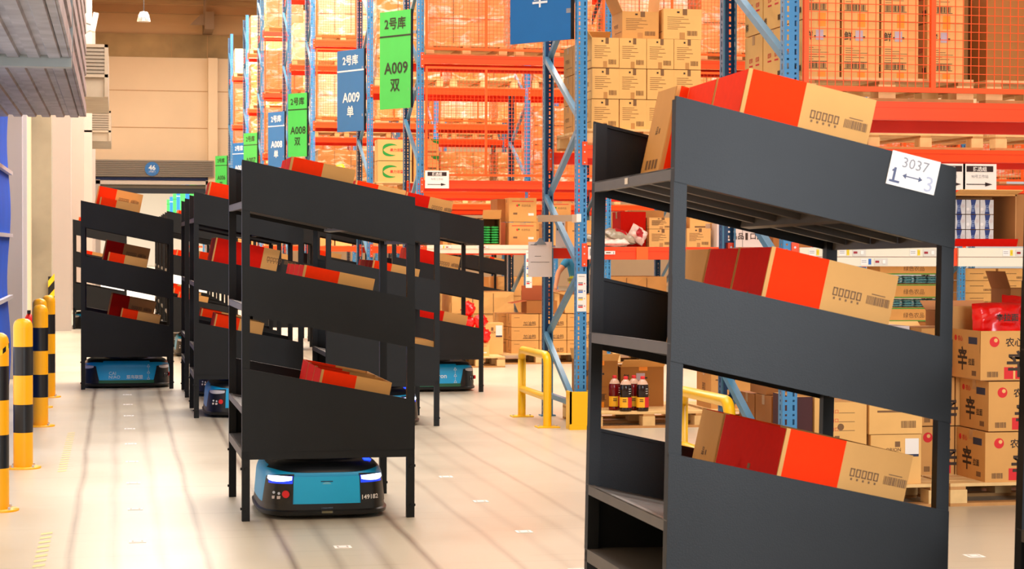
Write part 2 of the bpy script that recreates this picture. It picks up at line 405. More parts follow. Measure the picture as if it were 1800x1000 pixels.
# ------------------------------------------------------------------ floor marks
for i, (x, y) in enumerate([(.105, 10.787+1.333*k) for k in range(-1, 10)] + [(2.21, 10.787+1.333*k) for k in range(-1, 3)] + [(4.31, 9.53), (1.16, 10.4)]):
    m_ = MB(); m_.box(-.045, .045, -.045, .045, 0, .002, WHITE)
    m_.box(-.03, .03, -.03, .03, .002, .0025, mat('marker_grey', '#b9aea6', .6)); m_.box(-.02, .02, -.02, .02, .0025, .003, WHITE)
    o = m_.build('floor_marker'); o.location = (x, y, .0005)
    col = 'left aisle' if x < .5 else ('lane right of robot 149182' if x > 2 and x < 3 else 'right edge of the floor' if x > 3 else 'shade of robot 149182')
    nth = ['nearest', 'second', 'third', 'fourth', 'fifth', 'sixth', 'seventh', 'eighth', 'ninth', 'tenth', 'eleventh']
    k = i if i < 11 else i-11 if i < 15 else 0
    tag(o, 'white square floor marker, %s in the %s' % (nth[k], col), 'floor marker', 'floor markers of the robot lanes')
for i, (y0, y1) in enumerate([(9.2, 11.3), (14.2, 17.3)]):
    m_ = MB(); n = int((y1-y0)/.16)
    for k in range(n):
        y = y0+.16*k
        m_.add([(-.41, y, .0012), (-.35, y+.05, .0012), (-.35, y+.12, .0012), (-.41, y+.07, .0012)], [(0, 1, 2, 3)], mat('worn_yellow', '#d9c98a', .7))
    o = m_.build('hazard_tape'); tag(o, 'worn yellow hazard tape on the floor, %s strip' % ('nearer' if i == 0 else 'farther'), 'floor tape', 'worn floor tape strips')

# ------------------------------------------------------------------ bollards
def bollard(x, y, label, tape=False):
    t = thing('bollard', label, 'bollard', (x, y, 0), 'striped bollards along the dock wall')
    r = .068; z = [0, .255, .454, .66, .863, 1.0]; c = [YELB, BLK2, YELB, BLK2, YELB]
    b = MB()
    for i in range(5): b.lathe([(r, z[i]), (r, z[i+1])], c[i], 24)
    b.lathe([(r, 1.0), (r*.95, 1.025), (r*.8, 1.045), (r*.5, 1.058), (.001, 1.063)], YELB, 24); b.build('post', t)
    b = MB(); b.lathe([(.001, .012), (.125, .012), (.125, 0)], YELB, 28); b.build('base_flange', t)
    for k in range(4):
        a = math.pi/4+k*math.pi/2; b = MB(); b.cyl((.1*math.cos(a), .1*math.sin(a), .01), (.1*math.cos(a), .1*math.sin(a), .028), .009, SILV, 6); b.build('bolt', t)
    if tape:
        b = MB(); n = 18
        for k in range(n):
            a0 = 2*math.pi*k/n; a1 = 2*math.pi*(k+1)/n
            q = [((r+.002)*math.cos(a), (r+.002)*math.sin(a), .955+.1*math.cos(a-.3)*.5+dz) for a, dz in ((a0, -.03), (a1, -.03), (a1, .0), (a0, .0))]
            b.add(q, [(0, 1, 2, 3)], BLK2 if k % 2 else YTAG)
        b.build('hazard_wrap', t)
bollard(-.70, 12.2, 'nearest black and yellow bollard, cut by the left edge, hazard tape near its top', True)
bollard(-.655, 14.5, 'second nearest black and yellow bollard, just right of the one at the left edge')
bollard(-.66, 17.84, 'third bollard from the camera, standing in front of two farther ones')
bollard(-.74, 19.9, 'fourth bollard, mostly hidden behind the third one')
bollard(-.70, 21.24, 'farthest black and yellow bollard, just right of the third')
t = thing('fire_extinguisher', 'small red fire extinguisher by the white door jamb', 'fire extinguisher', (-1.04, 24.6, 0))
b = MB(); b.lathe([(.001, 0), (.06, 0), (.065, .05), (.065, .45), (.045, .52), (.02, .56), (.001, .57)], BTN, 16, T((0, 0, .2))); b.build('cylinder', t)
b = MB(); b.box(-.02, .02, -.05, .05, .76, .8, BLACK); b.build('valve', t)
b = MB(); b.box(-.06, .06, -.06, .06, 0, .2, DGREY); b.build('stand', t)
t = thing('hazard_post', 'short black and yellow striped corner board by the concrete pillar', 'hazard board', (-1.04, 32.9, 0))
b = MB(); b.box(-.05, .05, 0, .02, 0, 1.08, BLK2)
for k in range(4): b.add([(-.05, -.002, .15+.25*k), (.05, -.002, .27+.25*k), (.05, -.002, .38+.25*k), (-.05, -.002, .26+.25*k)], [(0, 1, 2, 3)], YTAG)
b.build('board', t)

# ------------------------------------------------------------------ pod shelf
LV = dict(t1=(2.073, 1.865), b1=(1.788, 1.586), t2=(1.473, 1.275), b2=(1.189, .987), t3=(.8815, .6855))
S = (1.835, 1.2485, .656); BASE = .399; PD = 1.19; SL = math.atan(.203)
def pod_meshes():
    P = {}
    def leg(x0, ht):
        b = MB(); b.box(x0, x0+.045, .004, .049, 0, ht, POD)
        for z in (.07, .30):
            b.cyl((x0+.022, .004, z), (x0+.022, -.006, z), .008, POD, 8)
            xx = x0 if x0 < .5 else x0+.045; sgn = -1 if x0 < .5 else 1
            b.cyl((xx, .027, z), (xx+.008*sgn, .027, z), .008, POD, 8)
        b.box(x0+.002, x0+.043, .006, .047, 0, .006, BLACK); return b
    P['legL'] = leg(0, LV['t1'][0]-.01).mesh('leg'); P['legR'] = leg(.955, LV['t1'][1]-.005).mesh('leg')
    for i, (a, c) in enumerate((('t1', 'b1'), ('t2', 'b2'), ('t3', None))):
        top = LV[a]; bot = LV[c] if c else (BASE, BASE)
        b = MB(); b.prism([(0, bot[0]), (1, bot[1]), (1, top[1]), (0, top[0])], -.001, .003, POD)
        # folded lip along the upper edge
        b.prism([(0, top[0]-.012), (1, top[1]-.012), (1, top[1]), (0, top[0])], .003, .016, POD)
        P['pan%d' % i] = b.mesh('side_panel')
    b = MB()
    b.prism([(.0, -.004), (1, -.207), (1, -.203), (.0, 0)], .01, PD-.01, PODS)
    b.box(.0, .02, .045, PD-.045, -.040, -.001, PODS); b.box(.98, 1, .045, PD-.045, -.243, -.2, PODS)
    P['shelf'] = b.mesh('shelf')
    b = MB(); b.prism([(.03, -.034), (.97, -.225), (.97, -.203), (.03, -.010)], -.016, .016, PODS); P['rib'] = b.mesh('shelf_rib')
    b = MB(); b.box(-.018, .018, .05, PD-.05, -.04, -.006, PODS, RY(SL)); P['xrib'] = b.mesh('cross_rib')
    b = MB()
    for y in (.004, PD-.049): b.box(.0, 1.0, y, y+.045, BASE-.045, BASE, POD)
    for x in (0, .955): b.box(x, x+.045, .049, PD-.049, BASE-.045, BASE, PODS)
    P['base'] = b.mesh('base_frame')
    b = MB(); b.box(.0, 1.0, .0, PD, BASE, BASE+.004, PODS); P['bplate'] = b.mesh('base_plate')
    return P
PM = pod_meshes()
def pod(label, x, y, yaw=0, extra=None, full=True):
    M = extra if extra is not None else T((x, y, 0)) @ RZ(yaw)
    t = thing('pod_shelf', label, 'mobile shelf', M, 'black mobile shelving pods')
    for nm, yy in (('legL', 0), ('legR', 0), ('legL', PD), ('legR', PD)):
        o = link('leg', PM[nm], t)
        if yy: o.scale = (1, -1, 1); o.location = (0, PD, 0)
    for i in range(3):
        for yy in (0, PD):
            o = link('side_panel', PM['pan%d' % i], t)
            if yy: o.scale = (1, -1, 1); o.location = (0, PD, 0)
    for z in S:
        o = link('shelf', PM['shelf'], t); o.location = (0, 0, z)
        if full:
            for yy in (.2, .46, .73, .99): q = link('shelf_rib', PM['rib'], o); q.location = (0, yy, 0)
            q = link('cross_rib', PM['xrib'], o); q.location = (.62, 0, -.126)
    link('base_frame', PM['base'], t); link('base_plate', PM['bplate'], t)
    return t, M

# cartons that ride on the pods
CC = {}
def symbols(b, x, z, m=INKB, s=1.0, y=-.0012):
    for i in range(5):
        q = x+.017*i*s; h_ = .022*s
        b.box(q, q+.013*s, y-.0004, y, z, z+.003*s, m); b.box(q, q+.013*s, y-.0004, y, z+h_-.003*s, z+h_, m)
        b.box(q, q+.003*s, y-.0004, y, z, z+h_, m); b.box(q+.010*s, q+.013*s, y-.0004, y, z, z+h_, m)
        b.box(q+.004*s, q+.009*s, y-.0004, y, z-.010*s, z-.004*s, m)
def barcode(b, x, z, wd, ht, m=INK, M=None, y=-.0012):
    q = x; rnd = random.Random(int(x*1000)+3)
    while q < x+wd:
        w_ = rnd.choice((.06, .1, .03))*wd*.5; b.box(q, min(q+w_, x+wd), y-.0004, y, z, z+ht, m, M); q += w_+rnd.choice((.03, .05))*wd*.7
def shelf_carton_mesh(L_, w_, h_, end, red=.45, prnt=True, rm=None):
    key = (L_, w_, h_, end, red, prnt, rm)
    if key in CC: return CC[key]
    rm = {'r': RED, 'd': REDD}[rm or 'r']; e = {'r': RED, 'd': REDD, 'k': KR}[end]
    b = MB(); t_ = .006
    b.box(0, L_, 0, w_, 0, t_, KR)
    for y0 in (0, w_-t_):
        b.box(0, .014, y0, y0+t_, t_, h_, KR); b.box(.014, L_*red, y0, y0+t_, t_, h_, rm); b.box(L_*red, L_, y0, y0+t_, t_, h_, KR)
    b.box(-.001, t_, .008, w_-.008, t_, h_-.003, e); b.box(L_-t_, L_+.001, t_, w_-t_, t_, h_, KR)
    # top flaps folded inward, kraft
    b.box(.008, L_-.008, .008, w_*.48, h_-.012, h_-.008, KR); b.box(.008, L_-.008, w_*.52, w_-.008, h_-.02, h_-.016, KR)
    if prnt and h_ > .33:
        x0 = L_*red+.03*L_/.4; s_ = L_/.42
        symbols(b, x0, h_-.115, INKB, s_*1.15)
        barcode(b, x0+.112*s_, h_-.118, .075*s_, .026*s_, INKB)
        b.box(x0+.125*s_, x0+.17*s_, -.0016, -.0012, h_-.083, h_-.080, INKB)
    # print on the end
    b.text('品', INK if end == 'k' else REDD, ML(-.002, w_*.62, h_*.55, .035)); b.box(-.0022, -.0015, w_*.42, w_*.46, h_*.55, h_*.6, INKB)
    if end == 'k':
        for i in range(4): b.box(-.0022, -.0015, w_*.2+i*w_*.16, w_*.3+i*w_*.16, h_*.2, h_*.29, INKB)
        b.box(-.0022, -.0015, w_*.25, w_*.75, h_*.1, h_*.15, INKB)
    CC[key] = b.mesh('carton_body'); return CC[key]
LVN = ('top', 'middle', 'lower')
def shelf_cartons(M, lvl, x0, L_, h_, units, podname, y0=.10, red=.45, tall=None, rm='r'):
    y = y0
    for i, (wd, e) in enumerate(units):
        hh = h_ if not tall or i not in tall else tall[i]
        me = shelf_carton_mesh(L_, wd-.012, hh, e, red, i == 0 or bool(tall), rm)
        Mc = M @ T((x0, y, S[lvl]-.203*x0+.002)) @ RY(SL)
        if len(units) == 1: pos = 'alone'
        else: pos = ('front', 'second', 'third', 'fourth')[i]
        c_ = {'r': 'red', 'd': 'dark red', 'k': 'plain kraft'}[e]
        t = thing('shelf_carton', '%s ended carton, %s on the %s shelf of the %s' % (c_, pos, LVN[lvl], podname), 'carton', Mc, 'red and kraft cartons riding on the pods')
        link('carton_body', me, t)
        y += wd
def loose_flap(M, lvl, x, y, wd, ht, ang): pass

# ------------------------------------------------------------------ robots
A_ = [(.015, .35, .45), (.028, .380, .488), (.048, .383, .492), (.056, .372, .481), (.09, .368, .478), (.15, .364, .474), (.24, .357, .467), (.275, .345, .455), (.30, .322, .432), (.318, .295, .40), (.322, .25, .36)]
def prof(z):
    for (z0, a0, b0), (z1, a1, b1) in zip(A_, A_[1:]):
        if z <= z1: k = (z-z0)/(z1-z0); return a0+(a1-a0)*k, b0+(b1-b0)*k
    return A_[-1][1:]
NE = 4.2
def RP(t, z, off=0.0):
    a, b_ = prof(z); s_, c_ = math.sin(t), math.cos(t)
    x = a*math.copysign(abs(s_)**(2/NE), s_); y = -b_*math.copysign(abs(c_)**(2/NE), c_)
    if off:
        nx = math.copysign(abs(x/a)**(NE-1), x)/a; ny = math.copysign(abs(y/b_)**(NE-1), y)/b_; l = math.hypot(nx, ny)
        x += nx/l*off; y += ny/l*off
    return Vector((x, y, z))
def front(x, z, off): a, b_ = prof(z); return Vector((x, -b_*(1-min(.999, abs(x/a))**NE)**(1/NE)-off, z))
def sidep(s, y, z, off): a, b_ = prof(z); return Vector((s*(a*(1-min(.999, abs(y/b_))**NE)**(1/NE)+off), y, z))
def ring_band(b, z0, z1, m, nz=4, n=96):
    b.grid(lambda u, v: RP(2*math.pi*u, z0+(z1-z0)*v), n, nz, m)
def robot_meshes():
    P = {}
    b = MB(); zs = [.015, .028, .048, .056, .09]
    for a, c in zip(zs, zs[1:]): ring_band(b, a, c, BLACK, 1)
    b.add([RP(2*math.pi*i/48, .015) for i in range(48)], [tuple(range(48))], BLACK); P['skirt'] = b.mesh('skirt')
    b = MB(); ring_band(b, .09, .30, RBLUE, 12); P['shell'] = b.mesh('shell')
    b = MB(); ring_band(b, .30, .322, RBD, 4); b.add([RP(2*math.pi*i/64, .322) for i in range(63, -1, -1)], [tuple(range(64))], RBD)
    # darker sloping hood above the front and rear
    for s in (1, -1):
        def hood(u, v, s=s):
            t = (-1.25+2.5*u); zlo = .272+.018*math.cos(t*1.5)**2*(-1)+.016; p = RP(t, zlo+(.301-zlo)*v, .003); p.y *= s; return p
        b.grid(hood, 30, 3, RBD)
    P['hood'] = b.mesh('top_cover')
    b = MB(); b.cyl((0, 0, .32), (0, 0, .338), .24, DGREY, 32); b.cyl((0, 0, .338), (0, 0, .352), .17, mat('lift_steel', '#77797c', .3, .8), 32); P['lift'] = b.mesh('lift_plate')
    def corner(sx, sy):
        b = MB(); z0, z1 = .088, .262
        def f(u, v, sx=sx, sy=sy):
            tt0 = .27; tt1 = 1.20-.13*v; e = 0
            if u > .9 and v > .9: e = -.01
            z = z0+(z1-z0)*v*(1-.10*u*u); t = tt0+(tt1-tt0)*u
            p = RP(t, z, .004); return Vector((p.x*sx, p.y*sy, p.z))
        b.grid(f, 16, 6, BLACK); return b
    P['corner'] = {(sx, sy): corner(sx, sy).mesh('lamp_housing') for sx in (1, -1) for sy in (1, -1)}
    def lamp(sx, sy, m):
        b = MB()
        def f(u, v):
            t = .30+0.0+.68*u; th = .036*min(1, (math.sin(math.pi*min(.98, u*.85+.10)))**.4); zt = .249+.004*math.sin(u*3)
            p = RP(t, zt-th*(1-v)*(1-.1*(1-u)), .007); return Vector((p.x*sx, p.y*sy, p.z))
        b.grid(f, 12, 3, m)
        def g(u, v):
            t = .285+.65*u; p = RP(t, .2515-.044*(1-v), .0055); return Vector((p.x*sx, p.y*sy, p.z))
        b.grid(g, 12, 3, mat('blue_rim', '#1238d8', .3, emit=1.2) if m is GLOW else BLACK); return b
    P['lampon'] = {(sx, sy): lamp(sx, sy, GLOW).mesh('headlight') for sx in (1, -1) for sy in (1, -1)}
    off = mat('lamp_off', '#c9c6cc', .25)
    P['lampoff'] = {(sx, sy): lamp(sx, sy, off).mesh('headlight') for sx in (1, -1) for sy in (1, -1)}
    b = MB(); b.grid(lambda u, v: front(-.192+.384*u, .092+.155*v, .003), 10, 4, mat('robot_panel_blue', '#10b2ec', .4))
    b.grid(lambda u, v: front(-.035+.07*u, .216+.006*v, .0045), 4, 1, mat('slot_dark', '#0a4a70', .5))
    b.grid(lambda u, v: front(-.027*(1-u*0)+.054*u, .203+.013*v*math.sin(math.pi*u)**.5+.0, .0042), 6, 1, mat('slot_pale', '#6cc4e8', .4))
    P['panel'] = b.mesh('front_panel')
    b = MB(); p = front(-.238, .15, .01)
    b.cyl(p, p+Vector((0, -.02, 0)), .021, BTN, 18); P['stop'] = b.mesh('stop_button')
    b = MB()
    for xx, zz in ((-.275, .152), (-.302, .156)):
        p = front(xx, zz, .008); b.cyl(p, p+Vector((0, -.006, 0)), .008, SILV, 10); p = front(xx, .128, .008); b.box(p.x-.011, p.x+.011, p.y-.002, p.y, .12, .137, PAPER)
    P['keys'] = b.mesh('small_buttons')
    b = MB(); b.grid(lambda u, v: front(-.033+.066*u, .028+.03*v+.012, .006), 6, 2, mat('sensor_black', '#020203', .15)); b.grid(lambda u, v: front(-.03+.06*u, .038+.012*v, .0075), 6, 1, mat('sensor_olive', '#6a6445', .3)); P['sensor'] = b.mesh('sensor_window')
    b = MB()
    for i in range(7): a = 2*math.pi*i/7; b.add([(.12*math.cos(a)+.0, -.30, .312)], [], GLOWB)
    b.box(.17, .19, -.40, -.37, .296, .306, GLOWB); b.box(.24, .28, -.30, -.22, .318, .325, GLOWB); P['led'] = b.mesh('status_led')
    return P
RMS = robot_meshes()
WLOGO = mat('logo_white', '#cfe3ee', .5)
def robot(label, x, y, yaw, num='', side=None, on=True):
    t = thing('transport_robot', label, 'robot', T((x, y, 0)) @ RZ(yaw), 'blue transport robots under the pods')
    for k, nm in (('skirt', 'skirt'), ('shell', 'shell'), ('hood', 'top_cover'), ('lift', 'lift_plate'), ('panel', 'front_panel'), ('stop', 'stop_button'), ('keys', 'small_buttons'), ('sensor', 'sensor_window'), ('led', 'status_led')):
        link(nm, RMS[k], t)
    for c in RMS['corner']:
        o = link('lamp_housing', RMS['corner'][c], t)
        lit = on and c[1] == 1
        link('headlight', RMS['lampon' if lit else 'lampoff'][c], o)
    if num:
        b = MB(); b.grid(lambda u, v: front(.205+.115*u, .105+.05*v, .006), 8, 2, mat('plate_black', '#08080a', .3))
        fn = lambda p: front(p.x, p.z, .0085)
        b.text(num, WHITE, MF(.255, 0, .112, .036), True, True, fn); b.build('number_plate', t)
    if side:
        for s in (-1, 1):
            fn = (lambda p, s=s: sidep(s, p.y*(-1 if s > 0 else 1), p.z, .003))
            b = MB()
            Mx = lambda y_, z_, sc: ML(0, -y_, z_, sc)
            if side == 'cainiao':
                b.text('CAI', WLOGO, Mx(-.19, .150, .05), False, False, fn); b.text('N!AO', WLOGO, Mx(-.19, .108, .05), False, False, fn)
                b.text('菜鸟联盟', WLOGO, Mx(.0, .108, .045), False, True, fn)
            else:
                b.text('ron', WLOGO, Mx(.05, .15, .07), False, True, fn)
                b.box(-.0005, .0005, -.02, .03, .122, .124, WLOGO, T((s*.372, 0, 0)))
            for zz in (.235, .165, .098):
                for (y0, z0), (y1, z1) in (((.225, zz), (.24, zz+.028)), ((.24, zz+.028), (.255, zz)), ((.225, zz), (.255, zz))):
                    p0 = fn(Vector((0, -y0, z0))); p1 = fn(Vector((0, -y1, z1))); b.bar(p0, p1, .003, .004, WLOGO)
                if zz > .1: b.bar(fn(Vector((0, -.24, zz-.005))), fn(Vector((0, -.24, zz-.036))), .003, .004, WLOGO)
            b.build('side_logo', t)
            b = MB(); b.grid(lambda u, v, s=s: sidep(s, -.30+.60*u, .057+.034*v, .002), 10, 2, mat('green_strip', '#0f5a3c', .4)); b.build('lower_strip', t)
    return t

# ------------------------------------------------------------------ place pods and robots
PF = 'right foreground pod'
MFp = T((1.7857, 6.3898, .0118)) @ RZ(-.0025) @ RY(.0204) @ RX(-.0114)
pod('black mobile shelf tagged 3037 filling the right foreground', 0, 0, extra=MFp)
shelf_cartons(MFp, 0, .205, .47, .40, [(.37, 'r'), (.37, 'r')], PF, .10, .45)
shelf_cartons(MFp, 1, .30, .47, .40, [(.37, 'd'), (.37, 'd'), (.33, 'k')], PF, .10, .45)
shelf_cartons(MFp, 2, .37, .47, .385, [(.72, 'd'), (.30, 'k')], PF, .10, .47)
shelf_cartons(MFp, 0, .165, .50, .40, [(.29, 'k')], 'foreground pod, at the back', .85, .45)
t = thing('number_tag', 'white tag reading 3037 with a double arrow on the foreground pod', 'tag', MFp @ T((.743, -.003, 1.803)) @ RY(.205))
b = MB(); b.box(0, .178, -.003, 0, 0, .116, WHITE); b.build('card', t)
b = MB(); gi = mat('tag_grey_ink', '#8d8b92', .6); dk = mat('tag_blue_ink', '#4f5777', .6); lb = mat('tag_pale_ink', '#b5b9cf', .6)
b.text('3037', gi, MF(.092, -.0036, .068, .05), True); b.text('1', dk, MF(.018, -.0036, .014, .068), False, True); b.box(.008, .046, -.0038, -.0034, .010, .018, dk); b.add([(.012, -.0037, .052), (.026, -.0037, .062), (.026, -.0037, .052), (.013, -.0037, .046)], [(0, 3, 2, 1)], dk); b.text('3', lb, MF(.138, -.0036, .006, .075))
b.box(.06, .118, -.0038, -.0034, .038, .042, dk)
for x, s in ((.052, 1), (.126, -1)): b.add([(x, -.0036, .04), (x+.014*s, -.0036, .03), (x+.014*s, -.0036, .05)], [(0, 1, 2)] if s > 0 else [(0, 2, 1)], dk)
b.build('lettering', t)
t = thing('small_label', 'tiny white label on the top shelf edge of the foreground pod', 'label', MFp @ T((-.001, .62, S[0]-.03)))
b = MB(); b.box(-.002, 0, 0, .04, 0, .022, WHITE); b.build('sticker', t)

MG = T((2.90, 4.93, 0)) @ RY(.02)
pod('black mobile shelf just entering at the right edge of the photo', 0, 0, extra=MG)

_, MCp = pod('black mobile shelf carried by robot 149182 in the centre left', .7007, 11.4649, .0097)
PC = 'centre pod'
shelf_cartons(MCp, 0, .23, .38, .315, [(.30, 'd'), (.30, 'd')], PC, .10, .5)
shelf_cartons(MCp, 1, .31, .42, .29, [(.28, 'd'), (.28, 'd'), (.28, 'd'), (.20, 'd')], PC, .10, .5)
shelf_cartons(MCp, 2, .41, .42, .295, [(.36, 'd'), (.36, 'd'), (.36, 'd')], PC, .10, .5)
robot('blue robot numbered 149182 with both headlights lit under the centre pod', 1.185, 11.96, .0097, '149182')

_, MN = pod('black mobile shelf half hidden behind the centre pod, legs at its right', 1.78, 17.27, .004)
PN = 'pod behind the centre'
shelf_cartons(MN, 0, .20, .45, .37, [(.35, 'd'), (.35, 'd'), (.3, 'd')], PN, .1, .45)
shelf_cartons(MN, 1, .37, .42, .29, [(.28, 'd'), (.28, 'd'), (.28, 'd'), (.2, 'd')], PN, .1, .4)
shelf_cartons(MN, 2, .50, .45, .27, [(.36, 'd'), (.36, 'd')], PN, .1, .45)
robot('blue robot with one lit headlight peeking out right of the centre pod', 2.26, 17.78, 0, '149082')

_, MO = pod('black mobile shelf on the side-on robot, right of the centre', 2.904, 21.26, 0)
PO = 'side-on robot pod'
shelf_cartons(MO, 0, .10, .52, .36, [(.36, 'd'), (.36, 'd'), (.3, 'd')], PO, .1, .5, rm='d')
shelf_cartons(MO, 1, .18, .52, .36, [(.36, 'd'), (.36, 'd'), (.3, 'd')], PO, .1, .5, rm='d')
shelf_cartons(MO, 2, .24, .55, .33, [(.36, 'd'), (.36, 'd'), (.3, 'd')], PO, .1, .52, rm='d')
robot('blue robot seen side-on with white letters, right of the centre', 3.37, 21.72, R(90), '149071', 'ron', False)

_, ML_ = pod('black mobile shelf on the lettered blue robot at the left of the aisle', -.39, 22.29, 0)
PL = 'left aisle pod'
for lv, xa, xb in ((0, .10, .15), (1, .18, .24), (2, .24, .38)):
    shelf_cartons(ML_, lv, xb, .43, .315, [(.3, 'r')], 'left aisle pod, low box', .1, .42)
    shelf_cartons(ML_, lv, xa, .50, .44, [(.36, 'r'), (.3, 'd')], 'left aisle pod, tall box', .42, .42, rm='r' if lv == 0 else 'd')
robot('blue robot with two rows of white letters on its flank under the left pod', .10, 22.80, R(90), '148228', 'cainiao', False)

_, MM = pod('black mobile shelf left of the centre pod, front of the second lane', .69, 18.44, 0)
PM_ = 'second lane front pod'
shelf_cartons(MM, 0, .08, .50, .36, [(.28, 'r'), (.28, 'r')], PM_, .1, .5)
shelf_cartons(MM, 1, .12, .60, .44, [(.3, 'd'), (.3, 'd'), (.3, 'r')], PM_, .1, .75, rm='d')
shelf_cartons(MM, 2, .14, .45, .33, [(.3, 'r'), (.3, 'd')], PM_, .1, .5)
robot('blue robot with red stop button under the pod left of the centre pod', 1.17, 18.9, 0, '149120', None, False)
for k, (y, nm) in enumerate([(20.95, 'second'), (28.6, 'third'), (31.2, 'fourth'), (33.8, 'fifth'), (36.4, 'sixth')]):
    _, Mk = pod('black mobile shelf, %s back in the second lane' % nm, .69, y, 0, full=k == 0)
    shelf_cartons(Mk, 0, .10 if k else .5, .40, .28, [(.36, 'r')], 'second lane %s pod' % nm, .1, .5)
    shelf_cartons(Mk, 1, .09, .42, .3, [(.36, 'r'), (.36, 'd')], 'second lane %s pod' % nm, .1, .5)
    shelf_cartons(Mk, 2, .12, .42, .3, [(.36, 'r')], 'second lane %s pod' % nm, .1, .5)
    if k < 3: robot('blue robot under the pod %s back in the second lane' % nm, 1.18, y+.55, 0, '', None, False)
_, MP_ = pod('black mobile shelf far back, its left edge beside the white pillar', -.82, 38.4, 0, full=False)
shelf_cartons(MP_, 0, .05, .45, .3, [(.36, 'r')], 'far pod by the pillar', .1, .5)
shelf_cartons(MP_, 1, .09, .45, .28, [(.36, 'k')], 'far pod by the pillar', .1, .5)
robot('far blue robot with white letters under the pod by the white pillar', -.35, 38.9, R(90), '', 'ron', False)
_, MQ = pod('black mobile shelf far back right of the side-on robot pod', 6.73, 39.5, 0, full=False)
shelf_cartons(MQ, 1, .60, .38, .26, [(.4, 'k')], 'far pod', .1, .3)
shelf_cartons(MQ, 0, .2, .38, .26, [(.4, 'r')], 'far pod', .1, .3)
for k, (x, y) in enumerate([(2.0, 30), (3.1, 33)]):
    _, Mk = pod('black mobile shelf deep behind the centre pod, seen through its gaps, %s one' % ('left', 'right')[k], x, y, 0, full=False)
    shelf_cartons(Mk, 1, .1, .42, .3, [(.36, 'r'), (.36, 'd')], 'deep %s pod' % ('left', 'right')[k], .1, .5)

# ------------------------------------------------------------------ racks
LEVELS = (1.58, 2.46, 4.12, 5.8, 7.5)
BAY = 2.56; X0 = 3.945
RM_ = {}
def upright_mesh(zt, dark):
    k = ('u', zt, dark)
    if k not in RM_:
        m = UPR_SHADE if dark else UPR; b = MB(); hw = .046; D = .078; n = max(1, int(zt/1.0))
        for i in range(n):
            z0 = zt*i/n; z1 = zt*(i+1)/n
            for q in ([(-hw, 0), (hw, 0)], [(hw, 0), (hw, D)], [(-hw, D), (-hw, 0)]):
                (xa, ya), (xb, yb) = q
                b.add([(xa, ya, z0), (xb, yb, z0), (xb, yb, z1), (xa, ya, z1)], [(0, 1, 2, 3)], m)
        b.box(-hw, -hw+.012, D-.003, D, 0, zt, BLUS); b.box(hw-.012, hw, D-.003, D, 0, zt, BLUS)
        b.box(-.07, .07, -.02, D+.02, 0, .012, BLUS)
        RM_[k] = b.mesh('upright')
    return RM_[k]
def brace_mesh(dy, dz):
    k = ('b', round(dy, 3), round(dz, 3))
    if k not in RM_:
        b = MB(); b.bar((0, 0, 0), (0, dy, dz), .045, .045, BLUS, (1, 0, 0)); RM_[k] = b.mesh('brace')
    return RM_[k]
def beam_mesh(L_, cream=False, red=False):
    k = ('m', round(L_, 3), cream, red)
    if k not in RM_:
        m = ORG_SHADE if red else ORG; b = MB()
        b.box(0, L_, .0, .05, -.11, 0, m); b.box(0, L_, -.004, 0, -.035, -.004, m); b.box(0, L_, -.004, 0, -.106, -.078, m)
        RM_[k] = b.mesh('beam')
    return RM_[k]
def conn_mesh():
    if 'c' not in RM_:
        b = MB(); b.box(-.045, .0, -.008, .04, -.17, .03, ORG); 
        for z in (-.15, -.06, .0): b.cyl((-.025, -.008, z), (-.025, -.011, z), .007, SILV, 8)
        RM_['c'] = b.mesh('beam_connector')
    return RM_['c']
def mesh_panel_mesh(L_, Hh):
    k = ('w', L_, Hh)
    if k not in RM_:
        b = MB(); r = .0020
        n = int(L_/.05)
        for i in range(n+1): x = L_*i/n; b.box(x-r, x+r, -r, r, 0, Hh, WIRE)
        n = int(Hh/.05)
        for i in range(n+1): z = Hh*i/n; b.box(0, L_, -r-.003, r-.003, z-r, z+r, WIRE)
        RM_[k] = b.mesh('wire_mesh')
        b = MB()
        for i in range(4): x = .015+(L_-.03)*i/3; b.box(x-.015, x+.015, -.02, .012, -.01, Hh+.01, WIRE)
        for z in (0, Hh): b.box(0, L_, -.018, .012, z-.015, z+.015, WIRE)
        RM_[('wf', L_, Hh)] = b.mesh('mesh_frame')
    return RM_[k], RM_[('wf', L_, Hh)]
